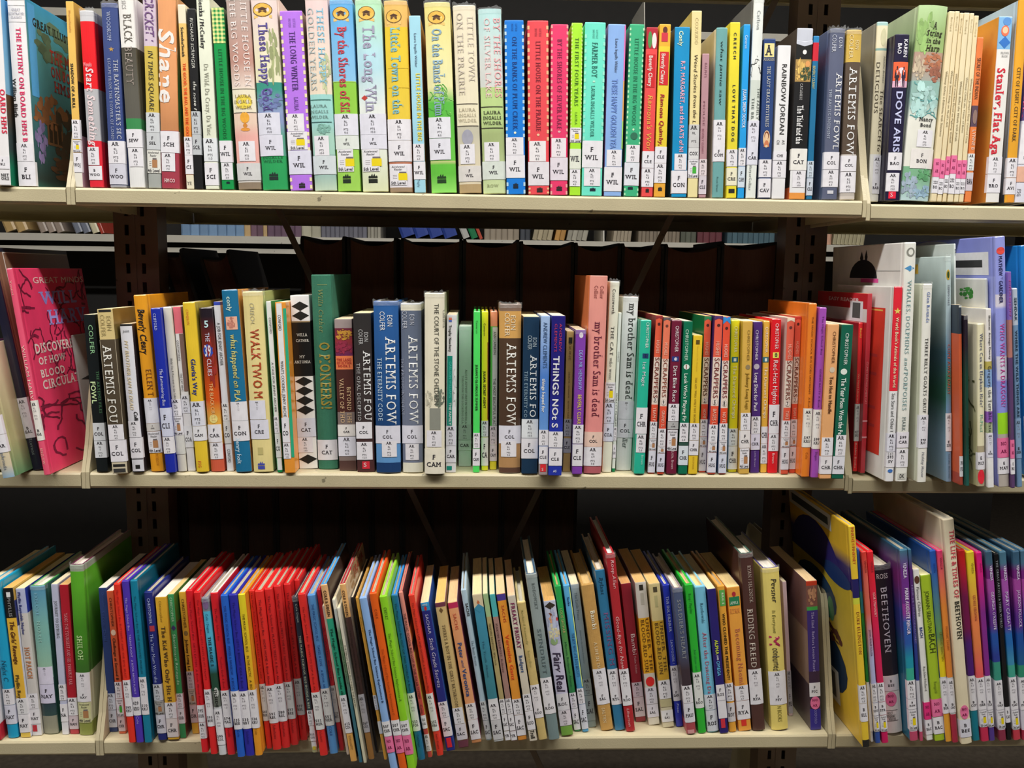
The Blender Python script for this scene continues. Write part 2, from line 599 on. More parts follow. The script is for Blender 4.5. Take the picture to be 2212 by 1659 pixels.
FAR = [
    (8, 60, 2, 'c8a870', -.35, 'tan book leaning at the far left of the next aisle', 'far tan books'),
    (84, 138, 3, 'a8988c', -.35, 'greyish book slumping at the left of the next aisle', 'far greyish slumped books'),  # px from, px to, count, colour, lean, label, group
    (160, 195, 2, '7a8090', -.35, 'grey-blue book leaning in the next aisle, far left', 'far leaning grey-blue books'),
    (197, 214, 1, 'd8d0b0', -.35, 'cream book leaning in the next aisle, far left', None),
    (215, 224, 1, 'b84030', -.35, 'red book leaning in the next aisle, far left', None),
    (389, 526, 7, '7c9cc0', 0, 'light blue volume of a matching set in the next aisle', 'matching light blue set'),
    (526, 540, 1, 'd0b080', 0, 'tan book right of the light blue set in the next aisle', None),
    (540, 567, 2, '745868', 0, 'mauve book between two tan ones in the next aisle', 'far mauve pair'),
    (567, 576, 1, 'd0b080', 0, 'tan book between mauve ones in the next aisle', None),
    (576, 650, 5, '6c5468', 0, 'plum volume of a matching row in the next aisle', 'matching plum row'),
    (650, 692, 2, 'b8b4a0', 0, 'grey-cream volume right of the plum row in the next aisle', 'far grey-cream pair'),
    (693, 792, 10, '70707c', 0, 'thin grey volume in a row in the next aisle', 'thin grey row'),
    (793, 822, 4, 'a09c90', 0, 'thin putty booklet in a row in the next aisle', 'thin putty booklets'),
    (866, 990, 4, '30489c', -.35, 'royal blue volume slumped left in the next aisle', 'slumped blue volumes'),
    (1000, 1016, 1, 'c8c8c4', -.4, 'white dotted book leaning beside the slumped blue ones', None),
    (1018, 1034, 1, '1c8050', -.4, 'green book leaning in the next aisle', None),
    (1036, 1044, 1, 'b84c38', -.4, 'rust red book leaning in the next aisle', None),
    (1046, 1122, 6, 'a09484', 0, 'grey-brown booklet standing in the next aisle', 'far grey-brown booklets'),
    (1124, 1146, 2, '484c54', 0, 'dark slate book in the next aisle', 'far slate pair'),
    (1150, 1192, 4, 'b0a488', .2, 'sand coloured booklet fanned out in the next aisle', 'fanned booklets'),
    (1198, 1220, 2, 'c09050', .2, 'ochre book leaning right in the next aisle', 'far ochre pair'),
    (1224, 1268, 4, 'a8a496', .2, 'pale book leaning right in the next aisle', 'far pale leaning books'),
    (1325, 1364, 5, 'a89c88', .1, 'beige booklet right of the end plate in the next aisle', 'far beige booklets'),
    (1380, 1470, 11, '8c8070', 0, 'thin brown-beige booklet in the next aisle', 'thin brown-beige row'),
    (1472, 1506, 3, '606458', 0, 'olive grey book in the next aisle', 'far olive books'),
    (1508, 1562, 4, '6c3840', 0, 'wine red volume in the next aisle', 'far wine red set'),
    (1573, 1676, 9, '4c6874', 0, 'dusky teal volume in the next aisle', 'far dusky teal set'),
    (1778, 1800, 1, 'd8a890', 0, 'pinkish book in the next aisle, right of the right post', None),
    (1802, 1870, 8, 'b0a888', .1, 'cream booklet in the next aisle, right of the right post', 'far cream booklets right'),
]
ORD = ['first', 'second', 'third', 'fourth', 'fifth', 'sixth', 'seventh', 'eighth', 'ninth', 'tenth', 'eleventh']
for (p0, p1, n, col, lean, base, group) in FAR:
    label = base
    xs = np.linspace(on_y(p0, 500, FY)[0], on_y(p1, 500, FY)[0], n + 1)
    for i in range(n):
        t = (xs[i + 1] - xs[i]) * math.cos(lean) - .001
        hh = (.20 if abs(lean) < .15 else .12) + .012 * math.sin(i * 1.7 + p0)
        o = empty('book', ((xs[i] + xs[i + 1]) / 2, FY + .006, zf_ + .0005 + .5 * t * abs(math.sin(lean))), (0, lean, 0))
        bt = min(.0025, t * .2)
        b = MB()
        c = lin(col) * (1 + .12 * math.sin(i * 2.9 + p1))
        cr = t * .2
        prof = [(-t / 2, .15), (-t / 2, cr * .6), (-t / 2 + cr, 0), (t / 2 - cr, 0), (t / 2, cr * .6), (t / 2, .15), (t / 2 - bt, .15), (t / 2 - bt, bt + cr * .6), (-t / 2 + bt, bt + cr * .6), (-t / 2 + bt, .15)]
        m_ = len(prof)
        V = [(x, y, 0) for x, y in prof] + [(x, y, hh) for x, y in prof]
        F = [(k, (k + 1) % m_, m_ + (k + 1) % m_, m_ + k) for k in range(m_)] + [(0, 1, 8, 9), (1, 2, 3, 4, 7, 8), (4, 5, 6, 7)]
        F += [tuple(q + m_ for q in f[::-1]) for f in [(0, 1, 8, 9), (1, 2, 3, 4, 7, 8), (4, 5, 6, 7)]]
        b.add(V, F, c)
        b.build('cover', M_GLOSS, o)
        b = MB()
        b.box(-t / 2 + bt + .0002, t / 2 - bt - .0002, bt + cr * .6 + .0002, .147, .002, hh - .002, lin('cfc6ae'))
        b.build('page_block', M_PAGES, o)
        if n > 1:
            label = re.sub('^(the )?', ORD[i] + ' ', base) + ', counting from the left'
        tag(o, label, 'book', group)


# ---------------------------------------------------------------- a book
SHELF_Z = {1: 0.3287, 2: 0.0, 3: -0.3365}
GAIN = {1: 1.15, 2: 1.2, 3: 1.15}
CROP = {'c1': (0, 0, 3.457), 'c2': (300, 0, 3.457), 'c3': (600, 0, 3.457), 'c4': (900, 0, 3.457),
        'c5': (1200, 0, 3.457), 'c6': (1500, 0, 3.457), 'c7': (1700, 0, 3.457), 'c8': (1912, 0, 3.457),
        'd1': (0, 500, 2.86), 'd2': (200, 600, 3.607), 'd3': (440, 600, 3.607), 'd4': (660, 570, 3.385),
        'd5': (900, 600, 3.607), 'd6': (1120, 580, 3.456), 'd7': (1360, 640, 3.949), 'd8': (1560, 640, 3.949),
        'd9': (1750, 500, 2.861), 'd0': (1960, 500, 2.861),
        'e1': (0, 1180, 3.464), 'e2': (200, 1200, 3.771), 'e3': (360, 1200, 3.771), 'e4': (500, 1200, 3.771),
        'e5': (620, 1200, 3.615), 'e6': (740, 1200, 3.615), 'f1': (880, 1200, 3.771), 'f2': (1020, 1190, 3.771),
        'f3': (1160, 1180, 3.687), 'f4': (1300, 1170, 3.687), 'f5': (1440, 1170, 3.606), 'f6': (1620, 1160, 3.456),
        'f7': (1780, 1090, 3.016), 'f8': (1980, 1090, 3.016)}
SHELF_OF = {'c': 1, 'd': 2, 'e': 3, 'f': 3}
WHITE = 'e6e4ea'


def colf(h, sh):
    c = lin(h) * GAIN[sh]
    if c.max() > 0.86: c = c * (0.86 / c.max())
    return np.maximum(c, 0.004)


class Book:
    pass


def parse(line):
    F = [q.strip() for q in line.split('|')]
    B = Book()
    B.crop = F[0]
    ox, oy, s = CROP[F[0]]
    B.sh = SHELF_OF[F[0][0]]
    g = [float(q) for q in F[1].split()]
    B.cy0, B.cy1 = g[1], g[4]
    x = lambda q: ox + q / s
    y = lambda q: oy + q / s
    xtl, yt, xtr, xbl, yb, xbr = x(g[0]), y(g[1]), x(g[2]), x(g[3]), y(g[4]), x(g[5])
    opts = dict(q.split('=') for q in F[2].split()[1:])
    B.kind = F[2].split()[0]
    B.opts = opts
    Z = SHELF_Z[B.sh]
    if 'Y' in opts: Y0 = float(opts['Y'])
    elif B.sh == 1: Y0 = 0.003
    else: Y0 = min(max(on_z((xbl + xbr) / 2, yb, Z)[1], -0.075), 0.07)
    B.Y0 = Y0
    a, b_, c, d = on_y(xtl, yt, Y0), on_y(xtr, yt, Y0), on_y(xbl, yb, Y0), on_y(xbr, yb, Y0)
    T, Bm = (a + b_) / 2, (c + d) / 2
    B.xb, B.xt = Bm[0], T[0]
    dz = T[2] - Z
    B.lean = math.atan2(B.xt - B.xb, dz)
    w = ((b_[0] - a[0]) + (d[0] - c[0])) / 2
    B.t = max(w * math.cos(B.lean) - 0.0006, 0.0025)
    B.h = math.hypot(B.xt - B.xb, dz) - 0.5 * B.t * abs(math.sin(B.lean))
    B.d = float(opts.get('d', min(max(B.h * 0.69, 0.12), 0.178)))
    B.bands, B.look = F[3], F[4]
    B.T, B.S, B.D = F[5], F[6], (F[7] if len(F) > 7 else '')
    return B


def band_stops(spec, B, sh):
    """'a > y b ~ y0,y1 c' -> list of (v, colour) with v from 0 (top) to 1 (bottom)"""
    tok = re.findall(r'[0-9a-fA-F]+|[>~][\d.,-]+', spec.replace(' ', '|'))
    tok = spec.split()
    vv = lambda q: min(max((float(q) - B.cy0) / (B.cy1 - B.cy0), 0.002), 0.998)
    st = [(0.0, colf(tok[0], sh))]
    cur = tok[0]
    i = 1
    while i < len(tok):
        t = tok[i]
        nxt = colf(tok[i + 1], sh)
        if t[0] == '>':
            v = vv(t[1:])
            st += [(v, colf(cur, sh)), (v + 0.0005, nxt)]
        else:
            a, b_ = t[1:].split(',')
            st += [(vv(a), colf(cur, sh)), (vv(b_), nxt)]
        cur = tok[i + 1]
        i += 2
    st.append((1.0, colf(cur, sh)))
    out = [st[0]]
    for s_ in st[1:]:
        out.append((max(s_[0], out[-1][0] + 1e-5), s_[1]))
    return out


def at_stop(st, v):
    for (v0, c0), (v1, c1) in zip(st, st[1:]):
        if v <= v1:
            k = 0 if v1 == v0 else (v - v0) / (v1 - v0)
            return c0 * (1 - k) + c1 * k
    return st[-1][1]


def make_surf(B):
    t, hard = B.t, B.kind == 'h'
    bulge = min(0.10 * t, 0.0028) if hard else min(0.03 * t, 0.0007)
    B.bulge = bulge

    def S(u, lift):
        """u across the spine (0..1) or beyond it along the boards, in local x, y"""
        if u < 0: return (-t / 2 - lift, bulge + (-u) * t)
        if u > 1: return (t / 2 + lift, bulge + (u - 1) * t)
        x = (u - 0.5) * t
        q = 2 * x / t
        return (x + lift * q * 0.5, bulge * q * q - lift)
    return S


def patch(mb, B, S, u0, u1, z0, z1, lift, col, n=8):
    us = sorted(set(list(np.linspace(u0, u1, n + 1)) + [q for q in (0.0, 1.0) if u0 < q < u1]))
    for a, b_ in zip(us, us[1:]):
        p, q = S(a, lift), S(b_, lift)
        mb.quad([(p[0], p[1], z0), (q[0], q[1], z0), (q[0], q[1], z1), (p[0], p[1], z1)], [col] * 4)


def side_point(B, side, u, z, lift):
    x = (B.t / 2 + lift) * (1 if side == 'R' else -1)
    return (x, B.bulge + 0.004 + u * (B.d - 0.006), z)


def poly_shape(kind, n=18):
    if kind == 'e':
        return [(0.5 + 0.5 * math.cos(a), 0.5 + 0.5 * math.sin(a)) for a in np.linspace(0, 2 * math.pi, n, endpoint=False)]
    if kind == 'd':
        return [(0, .5), (.5, 0), (1, .5), (.5, 1)]
    if kind == 'a':
        return [(0, 0), (1, 0)] + [(0.5 + 0.5 * math.cos(a), math.sin(a)) for a in np.linspace(.1, math.pi - .1, 12)]
    if kind == 's':
        P = []
        for k in range(10):
            r = .5 if k % 2 == 0 else .2
            a = math.pi / 2 + k * math.pi / 5
            P.append((.5 + r * math.cos(a), .5 + r * math.sin(a)))
        return P
    if kind == 'v':
        return [(0, 1), (0, .0), (.5, .45), (1, .0), (1, 1)]
    if kind == 'V':
        return [(0, 1), (0, .4), (.5, 0), (1, .4), (1, 1)]
    return [(0, 0), (1, 0), (1, 1), (0, 1)]


def decal(mb, B, S, tok, zf, sh, lift):
    side = None
    if tok[:2] in ('R:', 'L:'):
        side, tok = tok[0], tok[2:]
    k, u, y, col = tok.split('@')[:4]
    u0, u1 = [float(q) for q in u.split(',')]
    y0, y1 = [float(q) for q in y.split('-')]
    z0, z1 = zf(y1), zf(y0)
    c = colf(col, sh)
    if k in 'bwm':
        def put(P, cc, n_):
            P = [(u0 + (u1 - u0) * a, z0 + (z1 - z0) * b_) for a, b_ in P]
            li = lift + 2e-6 * n_
            Q = [side_point(B, side, a, b_, li) for a, b_ in P] if side else [(*S(a, li), b_) for a, b_ in P]
            if side == 'L': Q = Q[::-1]
            mb.quad(Q, [cc] * len(Q))
        rng = np.random.RandomState(int(abs(y0 * 7 + u0 * 1000 + B.cy1)) % 99991)
        if k == 'b':       # painted foliage, water or mottled art: many small uneven dabs
            for n_ in range(34):
                a, r = rng.rand() * 6.283, math.sqrt(rng.rand()) * .45
                cx_, cy_ = .5 + r * math.cos(a), .5 + r * math.sin(a)
                rr = .05 + .09 * rng.rand()
                st_ = .6 + .8 * rng.rand()
                P = [(cx_ + rr * st_ * math.cos(q) * (.7 + .5 * rng.rand()), cy_ + rr / st_ * math.sin(q) * (.7 + .5 * rng.rand())) for q in np.linspace(0, 6.283, 8)[:-1]]
                put(P, np.minimum(c * (.8 + .45 * rng.rand()), .86), n_)
        elif k == 'w':     # branching wavy strokes
            for n_ in range(9):
                x_, y_, a = rng.rand(), rng.rand(), rng.rand() * 6.283
                for s_ in range(12):
                    a += (rng.rand() - .5) * 1.5
                    dx, dy = .055 * math.cos(a), .055 * math.sin(a)
                    wd = .010 + .006 * rng.rand()
                    nx_, ny_ = -math.sin(a) * wd, math.cos(a) * wd
                    if 0 < x_ + dx < 1 and 0 < y_ + dy < 1:
                        put([(x_ - nx_, y_ - ny_), (x_ + dx * 1.15 - nx_, y_ + dy * 1.15 - ny_), (x_ + dx * 1.15 + nx_, y_ + dy * 1.15 + ny_), (x_ + nx_, y_ + ny_)], c, n_)
                    x_, y_ = x_ + dx, y_ + dy
        else:              # small standing figure
            put([(.38 + .12 * math.cos(q) + .12, .92 + .07 * math.sin(q)) for q in np.linspace(0, 6.283, 9)[:-1]], c, 0)
            put([(.2, .8), (.12, .45), (.25, .42), (.3, .0), (.45, .0), (.5, .4), (.58, .0), (.74, .0), (.75, .42), (.9, .45), (.82, .8), (.5, .87)][::-1], c, 1)
        return
    if side:
        P = [(side_point(B, side, u0 + (u1 - u0) * a, z0 + (z1 - z0) * b_, lift)) for a, b_ in poly_shape(k)]
        if side == 'L': P = P[::-1]
        cen = np.mean(np.array(P), axis=0)
        for a, b_ in zip(P, P[1:] + P[:1]):
            mb.quad([tuple(cen), a, b_], [c] * 3)
        return
    if k == 'r':
        patch(mb, B, S, u0, u1, z0, z1, lift, c, 6)
    elif k == 'g':   # gingham edge: small squares down both edges
        n = max(int((z1 - z0) / (B.t * 0.17)), 4)
        for i in range(n):
            if i % 2: continue
            za = z0 + (z1 - z0) * i / n
            zb = z0 + (z1 - z0) * (i + 1) / n
            patch(mb, B, S, 0.0, 0.10, za, zb, lift, c, 1)
            patch(mb, B, S, 0.90, 1.0, za, zb, lift, c, 1)
    elif k == 'G':   # full gingham check
        m_, n = 6, max(int(round((z1 - z0) / (B.t / 6))), 3)
        c2 = (c + colf('18904a', sh)) / 2
        for i in range(n):
            for j in range(m_):
                if i % 2 and j % 2: continue
                cc = c if (i % 2 == 0 and j % 2 == 0) else c2
                patch(mb, B, S, j / m_, (j + 1) / m_, z0 + (z1 - z0) * i / n, z0 + (z1 - z0) * (i + 1) / n, lift, cc, 1)
    elif k == 't':   # publisher's mark: a block of water under flames
        patch(mb, B, S, u0, u1, z0, z0 + (z1 - z0) * 0.42, lift, c, 4)
        for i in range(4):
            a = u0 + (u1 - u0) * i / 4
            b_ = a + (u1 - u0) / 4
            zb, zt = z0 + (z1 - z0) * 0.5, z0 + (z1 - z0) * (1.0 if i in (1, 2) else 0.78)
            p, q, r = S(a, lift), S(b_, lift), S((a + b_) / 2 + 0.02, lift)
            zm = z0 + (z1 - z0) * 0.68
            mb.quad([(p[0], p[1], zb), (q[0], q[1], zb), (q[0], q[1], zm), (r[0], r[1], zt), (p[0], p[1], zm)], [c] * 5)
    elif k == 'o':   # oval series emblem with a small house and a ribbon
        def el(ua, ub, za, zb, cc, li, shape='e'):
            P = [(ua + (ub - ua) * a, za + (zb - za) * b_) for a, b_ in poly_shape(shape)]
            Q = [(*S(p, li), q) for p, q in P]
            cen = (*S((ua + ub) / 2, li), (za + zb) / 2)
            for a, b_ in zip(Q, Q[1:] + Q[:1]):
                mb.quad([cen, a, b_], [cc] * 3)
        h = z1 - z0
        el(u0, u1, z0 + 0.1 * h, z1, colf('6a4a18', sh), lift)
        el(u0 + .03, u1 - .03, z0 + 0.15 * h, z1 - .04 * h, colf('e8b850', sh), lift + 2e-5)
        du = u1 - u0
        el(u0 + .3 * du, u0 + .7 * du, z0 + .35 * h, z0 + .55 * h, colf('5a3c20', sh), lift + 4e-5, 'r')
        el(u0 + .25 * du, u0 + .75 * du, z0 + .5 * h, z0 + .74 * h, colf('4a2c18', sh), lift + 5e-5, 'd')
        el(u0 + .05 * du, u1 - .05 * du, z0, z0 + .22 * h, colf('e8c070', sh), lift + 6e-5, 'r')
    else:
        P = poly_shape(k)
        Q = [(*S(u0 + (u1 - u0) * a, lift), z0 + (z1 - z0) * b_) for a, b_ in P]
        cen = (*S((u0 + u1) / 2, lift), (z0 + z1) / 2 if k not in 'V' else z0 + (z1 - z0) * .7)
        for a, b_ in zip(Q, Q[1:] + Q[:1]):
            mb.quad([cen, a, b_], [c] * 3)


def put_text(mb, B, S, s, style, uc, capu, z_top, z_bot, col, lift):
    """vertical spine lettering, reading downwards; style 'H' horizontal"""
    P, F, w = text_poly(s, style)
    if not len(P): return
    cap = capu * B.t
    if 'H' in style:      # horizontal: capu = width share
        hz = z_top - z_bot
        wid = capu
        V = []
        for gx, gy in P:
            u = uc - wid / 2 + wid * gx / w
            x, y = S(u, lift)
            V.append((x, y, z_bot + gy * hz))
    else:
        L = z_top - z_bot
        V = []
        for gx, gy in P:
            u = uc + (gy - 0.5) * capu
            x, y = S(min(max(u, -0.3), 1.3), lift)
            V.append((x, y, z_top - L * gx / w))
    mb.add(V, F, col)


def put_side_text(mb, B, side, s, style, u0, u1, z_top, z_bot, col, lift):
    P, F, w = text_poly(s, style)
    V = []
    for gx, gy in P:
        a = gx / w if side == 'R' else 1 - gx / w
        u = u0 + (u1 - u0) * a
        V.append(side_point(B, side, u, z_bot + gy * (z_top - z_bot), lift))
    mb.add(V, F, col)


def lines_on(mb, B, S, rows, ztop, zbot, u0, u1, col, lift):
    """rows: (text, style, relative height, relative y from top 0..1, width cap)"""
    H = ztop - zbot
    for s, st, rh, ry, wmax in rows:
        P, F, w = text_poly(s, st)
        if not len(P): continue
        ch = rh * H
        wu = min(w * ch / B.t * 0.95, (u1 - u0) * wmax)
        put_text(mb, B, S, s, st + 'H', (u0 + u1) / 2, wu, ztop - H * ry, ztop - H * ry - ch, col, lift)


def build_book(B):
    sh = B.sh
    t, d, h = B.t, B.d, B.h
    hard = B.kind == 'h'
    root = empty('book', (B.xb, B.Y0, SHELF_Z[sh] + 0.0003 + 0.5 * t * abs(math.sin(B.lean))), (0, B.lean, 0))
    S = make_surf(B)
    bt = min(0.0029, t * (0.39 if t < .011 else 0.25)) if hard else min(0.0005, t * 0.2)
    zf = lambda y: h * (B.cy1 - y) / (B.cy1 - B.cy0)
    st = band_stops(B.bands, B, sh)
    side_spec = B.opts.get('side')
    st_side = band_stops(side_spec.replace('_', ' '), B, sh) if side_spec else st
    # cross-section of the case
    bu = B.bulge
    outer = [(-t / 2, d)]
    flags = []
    if hard and t > 0.006:
        gdp = min(0.0009, t * 0.06)
        outer += [(-t / 2, bu + 0.009), (-t / 2 + gdp, bu + 0.0065), (-t / 2, bu + 0.0035)]
    elif not hard:
        outer += [(-t / 2, bu + 0.006)]
    ns = 7
    cr = min(0.0012, t * 0.12) if hard else min(0.0006, t * 0.1)
    outer += [(-t / 2, bu + cr)]
    for q in np.linspace(-1, 1, ns):
        x = q * (t / 2 - cr * 0.35)
        outer.append((x, bu * (2 * x / t) ** 2))
    k = len(outer)
    left = [p for p in outer if p[0] < -1e-9]
    mid = [p for p in outer if abs(p[0]) <= 1e-9]
    nleft = len([p for p in outer[:k - ns]])
    outer += [(-p[0], p[1]) for p in outer[:k - ns][::-1]]
    inner = []
    for (x, y) in outer:
        xi = min(max(x, -(t / 2 - bt)), t / 2 - bt)
        if abs(x) > t / 2 - bt and y > bu + bt:
            inner.append((xi, y))
        else:
            inner.append((xi, max(y + bt, bu + bt) if abs(x) > t / 2 - bt * 2 else y + bt))
    N = len(outer)
    spine_a, spine_b = nleft, nleft + ns - 1

    def vcol(i, v):
        return at_stop(st, v) if spine_a - 1 <= i <= spine_b + 1 else at_stop(st_side, v)
    ins = min(0.0006, bt * .45)

    def inset(p, i, k, z):
        w_ = min(max((p[1] - bu) / .004, 0), 1)
        return (p[0] * (1 - k * 2 / t) if k else p[0], p[1] + k * (1 - w_), z)
    mb = MB()
    vs = sorted({v for v, _ in st} | {v for v, _ in st_side} | {0.0011 / h, 1 - 0.0008 / h})
    edge_c = colf(B.opts['edge'], sh) if 'edge' in B.opts else None
    for va, vb in zip(vs, vs[1:]):
        za, zb = h * (1 - va), h * (1 - vb)
        va2, vb2 = va + 1e-7, vb - 1e-7
        for i in range(N - 1):
            spine_seg = spine_a - 1 <= i and i + 1 <= spine_b + 1
            tab = st if spine_seg else st_side
            ca, cb = at_stop(tab, va2), at_stop(tab, vb2)
            p, q = outer[i], outer[i + 1]
            ia, ib = ins if va == 0.0 else 0.0, ins if vb == 1.0 else 0.0
            mb.quad([inset(p, i, ib, zb), inset(q, i + 1, ib, zb), inset(q, i + 1, ia, za), inset(p, i, ia, za)], [cb, cb, ca, ca])
            p, q = inner[i], inner[i + 1]
            w_ = colf('d8d4c8', sh)
            mb.quad([(q[0], q[1], zb), (p[0], p[1], zb), (p[0], p[1], za), (q[0], q[1], za)], [w_] * 4)
    for z, v, up in ((h, 0.0, 1), (0.0, 1.0, 0)):
        for i in range(N - 1):
            o1, o2, i1, i2 = outer[i], outer[i + 1], inner[i], inner[i + 1]
            c = edge_c if edge_c is not None else (vcol(i, v))
            if not hard: c = colf('d8d0c0', sh)
            P = [inset(o1, i, ins, z), inset(o2, i + 1, ins, z), (*i2, z), (*i1, z)]
            mb.quad(P if not up else P, [c] * 4)
    for i in (0, N - 1):
        o1, i1 = outer[i], inner[i]
        c = vcol(i, 0.5)
        mb.quad([(*o1, 0), (*i1, 0), (*i1, h), (*o1, h)], [c] * 4)
    cover = mb.build('cover', M_CLOTH if 'cloth' in B.opts else M_GLOSS, root)
    # page block
    rec = 0.0035 if hard else 0.0001
    pc = colf(B.opts.get('pg', 'e4d4b0' if not hard else ('ece6d6' if t > .011 else 'c4b8a0')), sh)
    pm = MB()
    x0 = t / 2 - bt - 0.0001
    x0 = max(x0, 0.0005)
    yb_, ye = bu + bt + 0.0002, d - (0.003 if hard else 0.0004)
    z0, z1 = rec, h - rec
    nx = 6
    xs = np.linspace(-x0, x0, nx)
    gut = [0.0008 * (2 * x / (2 * x0)) ** 2 if hard else 0 for x in xs]
    fore = [ye - (0.002 * (1 - (x / x0) ** 2) if hard else 0) for x in xs]
    for i in range(nx - 1):
        a, b_ = xs[i], xs[i + 1]
        ya, yb2, fa, fb = yb_ + gut[i], yb_ + gut[i + 1], fore[i], fore[i + 1]
        pm.quad([(a, ya, z1), (b_, yb2, z1), (b_, fb, z1), (a, fa, z1)], [pc] * 4)
        pm.quad([(a, fa, z0), (b_, fb, z0), (b_, yb2, z0), (a, ya, z0)], [pc] * 4)
        pm.quad([(b_, fb, z0), (a, fa, z0), (a, fa, z1), (b_, fb, z1)], [pc] * 4)
        pm.quad([(a, ya, z0), (b_, yb2, z0), (b_, yb2, z1), (a, ya, z1)], [pc] * 4)
    pm.quad([(-x0, fore[0], z0), (-x0, yb_ + gut[0], z0), (-x0, yb_ + gut[0], z1), (-x0, fore[0], z1)], [pc] * 4)
    pm.quad([(x0, yb_ + gut[0], z0), (x0, fore[-1], z0), (x0, fore[-1], z1), (x0, yb_ + gut[0], z1)], [pc] * 4)
    pm.build('page_block', M_PAGES, root)
    # printed pictures
    if B.D:
        dm = MB()
        for n, tok in enumerate([q for q in B.D.split(';') if q.strip()]):
            decal(dm, B, S, tok.strip(), zf, sh, 0.00018 + n * 0.00001)
        if dm.f:
            dp = dm.build('cover_picture', M_INK, root)
            if re.search(r'(^|;|:)[bwgG]@', B.D): dp['kind'] = 'stuff'
    # lettering
    first = True
    for tok in [q for q in B.T.split(';') if q.strip()]:
        tok = tok.strip()
        side = None
        if tok[:2] in ('R:', 'L:'):
            side, tok = tok[0], tok[2:]
        p = tok.split('@')
        y0, y1 = [float(q) for q in re.match(r'(-?[\d.]+)-(-?[\d.]+)$', p[1]).groups()]
        uc, cp = [float(q) for q in p[2].split(',')]
        tm = MB()
        if side:
            put_side_text(tm, B, side, p[0], p[4] if len(p) > 4 else 'r', uc, cp, zf(y0), zf(y1), colf(p[3], sh), 0.0004)
        else:
            put_text(tm, B, S, p[0], p[4] if len(p) > 4 else 'r', uc, cp, zf(y0), zf(y1), colf(p[3], sh), 0.00036)
        if tm.f: tm.build('title_lettering' if first else 'lettering', M_INK, root)
        first = False
    # stickers
    for n, tok in enumerate([q for q in B.S.split(';') if q.strip()]):
        p = tok.strip().split('@')
        k, body = p[0][0], p[0][1:]
        y0, y1 = [float(q) for q in p[1].split('-')]
        wrap = min(0.0045 / t, 0.45)
        u0, u1 = -wrap, 1 + wrap
        uu = (0.0, 1.0)
        col = WHITE
        for q in p[2:]:
            if ',' in q:
                u0, u1 = [float(r) for r in q.split(',')]
                uu = (max(u0, 0.0), min(u1, 1.0))
            elif q: col = q
        zt, zb = zf(y0), zf(y1)
        lift = 0.00030 + 0.00003 * n
        sm = MB()
        nm = {'a': 'reading_level_sticker', 'c': 'call_number_sticker', 'k': 'combined_sticker', 'l': 'reader_level_sticker',
              'p': 'pink_sticker', 'P': 'pink_sticker'}[k]
        tm = MB()
        dk = colf('2c2830', sh)
        gr = colf('76707a', sh)
        tl = lift + 0.00012
        if k in 'pP':
            col = 'f078a8' if col == WHITE else col
        if k == 'P':
            decal(sm, B, S, 'e@%f,%f@%s-%s@%s' % (max(u0, 0.0), min(u1, 1), p[1].split('-')[0], p[1].split('-')[1], col), zf, sh, lift)
        else:
            patch(sm, B, S, u0, u1, zb, zt, lift, colf(col, sh))
        if k == 'a':
            rl, _, pts = body.partition('/')
            rows = [('AR', 'B', .15, .06, .62), ('RL', 'r', .10, .32, .36), (rl, 'r', .10, .46, .42), ('PTS', 'r', .10, .68, .5), (pts, 'r', .10, .83, .5)]
            lines_on(tm, B, S, rows, zt, zb, uu[0], uu[1], dk, tl)
        elif k == 'c':
            L = body.split('/')
            if len(L) == 1: rows = [(L[0], 'B', .28, .36, .80)]
            else: rows = [(L[0], 'B', .17, .24, .3 if len(L[0]) < 2 else .75), (L[1], 'B', .17, .54, .80)]
            lines_on(tm, B, S, rows, zt, zb, uu[0], uu[1], dk, tl)
        elif k == 'k':
            L = body.split('/') + [''] * 4
            lines_on(tm, B, S, [('AR', 'B', .07, .06, .6)], zt, zb, uu[0], uu[1], dk, tl)
            lines_on(tm, B, S, [('RL', 'r', .045, .17, .36), (L[0], 'r', .045, .24, .42), ('PTS', 'r', .045, .36, .5), (L[1], 'r', .045, .43, .42)], zt, zb, uu[0], uu[1], gr, tl)
            lines_on(tm, B, S, [(L[2], 'B', .065, .72, .8), (L[3], 'B', .065, .81, .8)], zt, zb, uu[0], uu[1], dk, tl)
        elif k in 'pP':
            lines_on(tm, B, S, [('NO', 'B', .16, .2, .55), ('AR', 'B', .16, .6, .55)], zt, zb, uu[0], uu[1], colf('7a1848', sh), tl)
        elif k == 'l':
            lines_on(tm, B, S, [('Accelerated', 'i', .10, .05, .8), ('Reader', 'i', .10, .18, .5), (body + 'th Level' if body != '3' else '3rd Level', 'b', .14, .82, .9)], zt, zb, uu[0], uu[1], dk, tl)
            bc = {'5': 'f0d810', '4': 'a87850', '3': '40a838'}[body]
            H = zt - zb
            patch(tm, B, S, .40, .78, zt - H * .76, zt - H * .42, tl, colf(bc, sh), 3)
            patch(tm, B, S, .44, .74, zt - H * .42, zt - H * .34, tl, colf('706868', sh), 3)
            for q in (.5, .58, .66):
                patch(tm, B, S, .16, .34, zt - H * (q + .015), zt - H * q, tl, colf('807878', sh), 1)
        so = sm.build(nm, M_PAPER, root)
        if tm.f: tm.build('print', M_INK, so)
    if 'film' in B.opts:
        fm = MB()
        rng = np.random.RandomState(int(abs(B.xb) * 1e5) % 9999)
        us = np.linspace(-0.35, 1.35, 22)
        prev = None
        for u in us:
            x, y = S(u, 0.0007)
            zt = h + 0.0012 + 0.003 * rng.rand() ** 2
            if prev is not None:
                a, za = prev
                fm.quad([(a[0], a[1], h - 0.005), (x, y, h - 0.005), (x, y, zt), (a[0], a[1], za)], [(.8, .8, .8)] * 4)
            prev = ((x, y), zt)
        fm.build('plastic_jacket', M_FILM, root)
    tag(root, B.label, 'book', 'library books on the ' + ROWN[sh])
    return root


